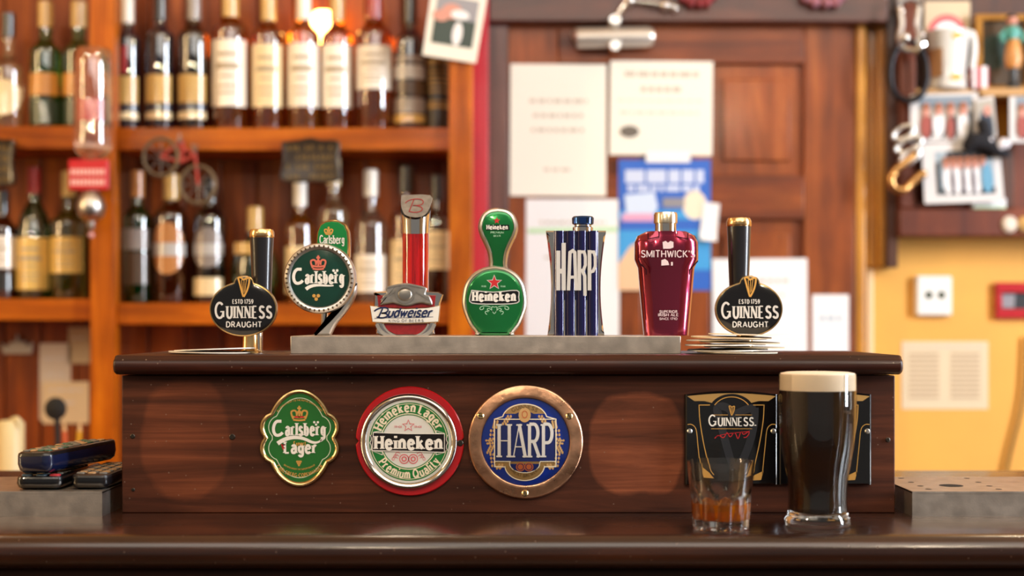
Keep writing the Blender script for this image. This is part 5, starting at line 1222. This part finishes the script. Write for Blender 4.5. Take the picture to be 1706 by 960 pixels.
photo('propped_photo', [(1681, 156), (1780, 156), (1780, 238), (1681, 238)], yq, 'white bordered photo cut by the right edge below the gilt frame', ppl((.12, .34, .6, .85)), inner=(.1, .92, .08, .86), bcol=Mbd)
photo('propped_photo', [(1534, 240), (1664, 236), (1672, 336), (1540, 340)], yq - .004, 'large white mounted team photo leaning at the bottom of the case', [('picture', mk('paleblue', '9aa8b2'), [('r', 0, 1, 0, 1)]), ('dark_band', Mdk, [('r', .0, .08, .25, 1), ('r', .2, 1, 0, .2), ('r', .1, 1, .85, 1)]), ('shirts', Mwh, [('e', x, .66, .075, .34) for x in (.2, .36, .55, .7)]), ('dark_clothes', mk('taupe', '6a6066'), [('e', x, .7, .04, .3) for x in (.28, .46, .63)]), ('heads', Msk, [('e', x, .3, .05, .12) for x in (.18, .3, .42, .55, .67, .8)]), ('blue_shirt', mk('sky', '5f96b4'), [('e', .86, .65, .1, .34)]), ('hair', mk('brown', '6a4030'), [('e', x, .2, .055, .07) for x in (.18, .3, .42, .55, .67, .8)])], inner=(.16, .9, .14, .86), bcol=Mbd)  # dark bands along the edges belong to the printed picture
# dark stuffed toy over the photo corner
c = Ctx(1645, 262, yq - .02); t = thing('toy_dog', 'small black and white cloth toy draped over the team photo corner', 'toy', c.loc)
o = MB(c); o.tube(spline([(1608, 250, 0), (1622, 236, 4), (1645, 240, 6), (1664, 252, 4), (1680, 258, 0)], 5), [6, 8, 10, 12, 13, 14, 14, 14, 14, 14, 13, 13, 12, 12, 11, 10, 9, 8, 7, 6, 5][:21], 12); o.tube(spline([(1640, 236, 6), (1638, 214, 6), (1632, 200, 4)], 5), [11, 11, 11, 11, 10, 10, 10, 9, 9, 8, 6], 12); o.build('body', mat('black_felt', '1c1c22', .9), t)
o = MB(c); o.tube(spline([(1658, 248, 10), (1668, 240, 12), (1676, 246, 10)], 4), [6, 8, 9, 9, 9, 8, 8, 7, 5], 10); o.sphere(1645, 236, 14, 5); o.build('white_patch', mat('white_felt', 'd8d4da', .9), t)
# brass curb chain hanging from the post
c = Ctx(1505, 320, cy - .02); t = thing('hanging_chain', 'twisted brass and steel hook chain hanging at the left of the photographs', 'chain', c.loc)
for i, (x0, y0, x1, y1) in enumerate(((1492, 228, 1518, 214), (1496, 250, 1530, 234), (1502, 272, 1526, 252))):
    o = MB(c); L_ = math.hypot(x1-x0, y1-y0); ux, uy = (x1-x0)/L_, (y1-y0)/L_
    o.tube([((x0+x1)/2 + ux*L_*.62*math.cos(2*PI*q/24) - uy*9*math.sin(2*PI*q/24), (y0+y1)/2 + uy*L_*.62*math.cos(2*PI*q/24) + ux*9*math.sin(2*PI*q/24), i*3) for q in range(24)], 3.6, 8, closed=True); o.build('link', M_satin, t)
o = MB(c); o.tube(spline([(1522, 258, 6), (1500, 276, 8), (1484, 292, 8), (1486, 312, 8), (1502, 318, 8), (1516, 306, 6), (1534, 290, 6)], 6), 7, 12); o.sphere(1535, 291, 6, 8); o.sphere(1486, 292, 8, 8.5); o.build('hook', mat('pale_brass', 'c99a62', .25, 1), t)
o = MB(c); o.tube([(1518, 214, 0), (1512, 206, -6), (1512, 206, -16)], 2, 6); o.build('nail', M_screw, t)
# matchbox and round badges on the bottom board
c = Ctx(1650, 347, cy - .01); t = thing('small_packet', 'white and pale green packet on the bottom board of the case', 'packet', (c.loc[0], cy + .012, Z(347, cy)))
o = MB(Ctx(1650, 347, cy + .012)); o.box(1624, 1680, 330, 347, -5, 6); o.build('wrapper', M_paper2, t, bevel=.002)
o = MB(Ctx(1650, 347, cy + .012)); o.box(1626, 1679, 344, 347.2, 6.1, 6.6); o.build('green_band', mat('pale_green_ink'), t)
for x, m_, l_ in ((1681, mat('badge_cream', 'dccfc0', .35), 'round cream pin badge on the lower edge of the case'), (1706, M_gold, 'round gold pin badge cut by the right picture edge')):
    c = Ctx(x, 388, cy); t = thing('pin_badge', l_, 'badge', c.loc, 'pin badges on the case edge')
    o = MB(c); o.loops(circ(x, 374, 13, 14, 28), [(0, 0), (0, 3), (2, 5), (6, 6)], cap0=True); o.build('disc', m_, t)
    o = MB(c); o.ring(circ(x, 374, 10, 11, 24), circ(x, 374, 9, 10, 24), 6.4); o.build('ring_print', mat('ring_tan', 'b59a78', .4), t)
# cloth hangings above the door header
for x0, x1, m_, l_ in ((1128, 1192, '7e3034', 'red and pink cloth bundle over the door header'), (1330, 1408, '8c5a64', 'mauve cloth bundle at the right end of the door header')):
    yh = WY - .1; c = Ctx((x0+x1)/2, 14, yh); t = thing('cloth_bundle', l_, 'cloth', c.loc)
    o = MB(c); P_ = spline([(x0, -22, 2), (x0 + 14, 2, 8), ((x0+x1)/2, 7, 10), (x1 - 14, 4, 8), (x1, -18, 2)], 5); o.tube(P_, [8 + 3*math.sin(i*1.9) for i in range(len(P_))], 10); o.build('cloth', mat('cloth_' + m_, m_, .85, mottle=.5, mscale=60), t)

# ------------------------------------------------------------------ notices and clutter under the left shelves
NY = WY - .019
sheet('paper_notice', 66, 118, 572, 700, 'grey white notice on the boards under the left shelf', mat('dull_paper', 'c4b096', .8), ((.2, .7, 4), (.4, .6, 3)), y=NY)
sheet('paper_notice', 114, 150, 545, 606, 'upper beige notice next to the shelf post under the left shelf', mat('beige_paper', 'b59a70', .8), ((.3, .6, 3),), y=NY)
sheet('paper_notice', 71, 148, 636, 706, 'lower cream notice behind the black brush head', mat('cream_paper', 'cdb084', .8), ((.2, .7, 3), (.5, .5, 3)), y=NY, off=.003)
c = Ctx(30, 592, NY - .004); t = thing('crown_plaque', 'small pale crown shaped plaque on the boards at far left', 'plaque', c.loc)
o = MB(c); o.loops([(6, 590), (4, 572), (14, 578), (20, 568), (26, 572), (30, 556), (34, 572), (42, 568), (46, 578), (56, 570), (54, 590)], [(0, 0), (0, 5), (1, 6)], cap0=True); o.build('plate', mat('pale_metal', 'a89c8c', .45, .4), t)
def standpoint(px, y): return (X(px, y), y, .93)
yb = 1.30
t = thing('candle_roll', 'cream candle with drooping top on the back counter at far left', 'candle', standpoint(18, yb)); c = Ctx(18, 0, yb); c.py = HOR + (CZ - .93) / c.k
o = MB(c); o.lathe(18, [(0, c.py), (22, c.py), (22, 706), (19, 701), (12, 704), (0, 708)], 0, 28); o.build('wax', mat('cream_wax', 'dcc894', .4), t)
o = MB(c); o.tube(spline([(20, 704, 10), (34, 698, 14), (36, 712, 16)], 4), [5, 6, 6, 6, 5, 5, 4, 3, 3], 8); o.build('melted_lip', mat('cream_wax'), t)
o = MB(c); o.tube([(18, 706, 0), (19, 698, 0), (22, 694, 1)], 1.2, 6); o.build('wick', M_black, t)
t = thing('round_brush', 'black round headed brush standing upright in a glass on the back counter', 'brush', standpoint(93, yb)); c = Ctx(93, 0, yb); c.py = HOR + (CZ - .93) / c.k
o = MB(c); o.loops(circ(93, 681, 18, 19, 30), [(4, -4), (0, -1), (0, 3), (4, 6)], cap0=True); o.build('brush_head', mat('brush_black', '14110f', .7), t)
o = MB(c); o.tube([(95, 694, 0), (96, 720, 0), (98, c.py - 5, 2)], 5, 10); o.build('handle', mat('brush_black'), t)
for px, tl, col, l_ in ((112, -3, 'c8603a', 'red pencil standing in the glass beside the black brush'), (124, 4, 'd8a02a', 'yellow pencil standing in the glass beside the black brush')):
    t = thing('pencil', l_, 'pencil', (X(px, yb), yb + .004, .934)); t.rotation_euler = (0, R(tl), 0)
    o = MB(); o.lathe(0, [(0, 0), (.0045, 0), (.0045, .13)], 0, 6); o.build('barrel', mat('pencil_' + col, col, .4), t); o = MB(); o.lathe(0, [(.0045, .13), (.001, .148), (0, .149)], 0, 6); o.build('tip', mat('pencil_wood', 'd8b07a', .6), t)
t = thing('bar_glass', 'clear straight glass holding a brush and pencils on the back counter', 'glass', (X(108, yb), yb, .93)); o = MB()
o.lathe(0, [(0, 0), (.034, 0), (.037, .1), (.0355, .1), (.0325, .003), (0, .003)], 0, 30); o.build('glass', M_glass, t)
# ------------------------------------------------------------------ light
def area(name, loc, target, sx, sy, power, col):
    l = bpy.data.lights.new(name, 'AREA'); l.shape = 'RECTANGLE'; l.size = sx; l.size_y = sy; l.energy = power; l.color = col
    o = bpy.data.objects.new(name, l); COL.objects.link(o); o.location = loc
    o.rotation_euler = (Vector(target) - Vector(loc)).to_track_quat('-Z', 'Y').to_euler(); return o
def bulb(name, loc, power, col, r=.04):
    l = bpy.data.lights.new(name, 'POINT'); l.energy = power; l.color = col; l.shadow_soft_size = r
    o = bpy.data.objects.new(name, l); COL.objects.link(o); o.location = loc; return o
area('window_daylight', (3.15, -.45, 2.0), (0, .2, 1.5), .36, 1.9, 240, (.84, .91, 1.0))
area('overhead_fill', (.4, -1.6, 3.0), (.2, .4, 1.0), 3.4, 1.3, 56, (1.0, .95, .87))  # soft overhead fill added for the front faces, not a real fitting
area('warm_side_light', (-3.1, -.5, 2.0), (0, .8, 1.5), .08, 1.9, 60, (1, .70, .36))  # added narrow warm light for streaks on the bottles' left sides; no doorway
bulb('pendant_lamp', (-1.15, .55, 2.35), 9, (1, .80, .56), .02)
bulb('pendant_lamp', (-.25, .75, 2.5), 9, (1, .80, .56), .02)
bulb('pendant_lamp', (1.1, .8, 2.45), 10, (1, .82, .58), .02)
for x, y, z in ((-1.5, -1.5, 2.2), (-.35, -2.1, 2.25), (.95, -1.6, 2.2)): bulb('pendant_lamp', (x, y, z), 27, (1, .80, .56), .018)
w = bpy.data.worlds.new('world'); SC.world = w; w.use_nodes = True
w.node_tree.nodes['Background'].inputs['Color'].default_value = (1, .92, .84, 1); w.node_tree.nodes['Background'].inputs['Strength'].default_value = .31
cam = bpy.data.cameras.new('camera'); co = bpy.data.objects.new('camera', cam); COL.objects.link(co); SC.camera = co
co.location = (0, -CY, CZ); co.rotation_euler = (R(90), 0, 0)
cam.lens = LENS; cam.sensor_width = SENSOR; cam.shift_y = 60 / 1706; cam.clip_start = .05; cam.clip_end = 50
cam.dof.use_dof = True; cam.dof.focus_distance = CY + .05; cam.dof.aperture_fstop = 2.8
SC.view_settings.view_transform = 'Standard'; SC.view_settings.look = 'None'; SC.view_settings.gamma = 1; SC.view_settings.use_curve_mapping = False
SC.view_settings.exposure = -0.42
cy_ = SC.cycles
cy_.use_denoising = True; cy_.max_bounces = 14; cy_.transmission_bounces = 12; cy_.diffuse_bounces = 4; cy_.glossy_bounces = 5; cy_.caustics_refractive = True; cy_.blur_glossy = .6; cy_.caustics_reflective = False
cy_.sample_clamp_indirect = 8
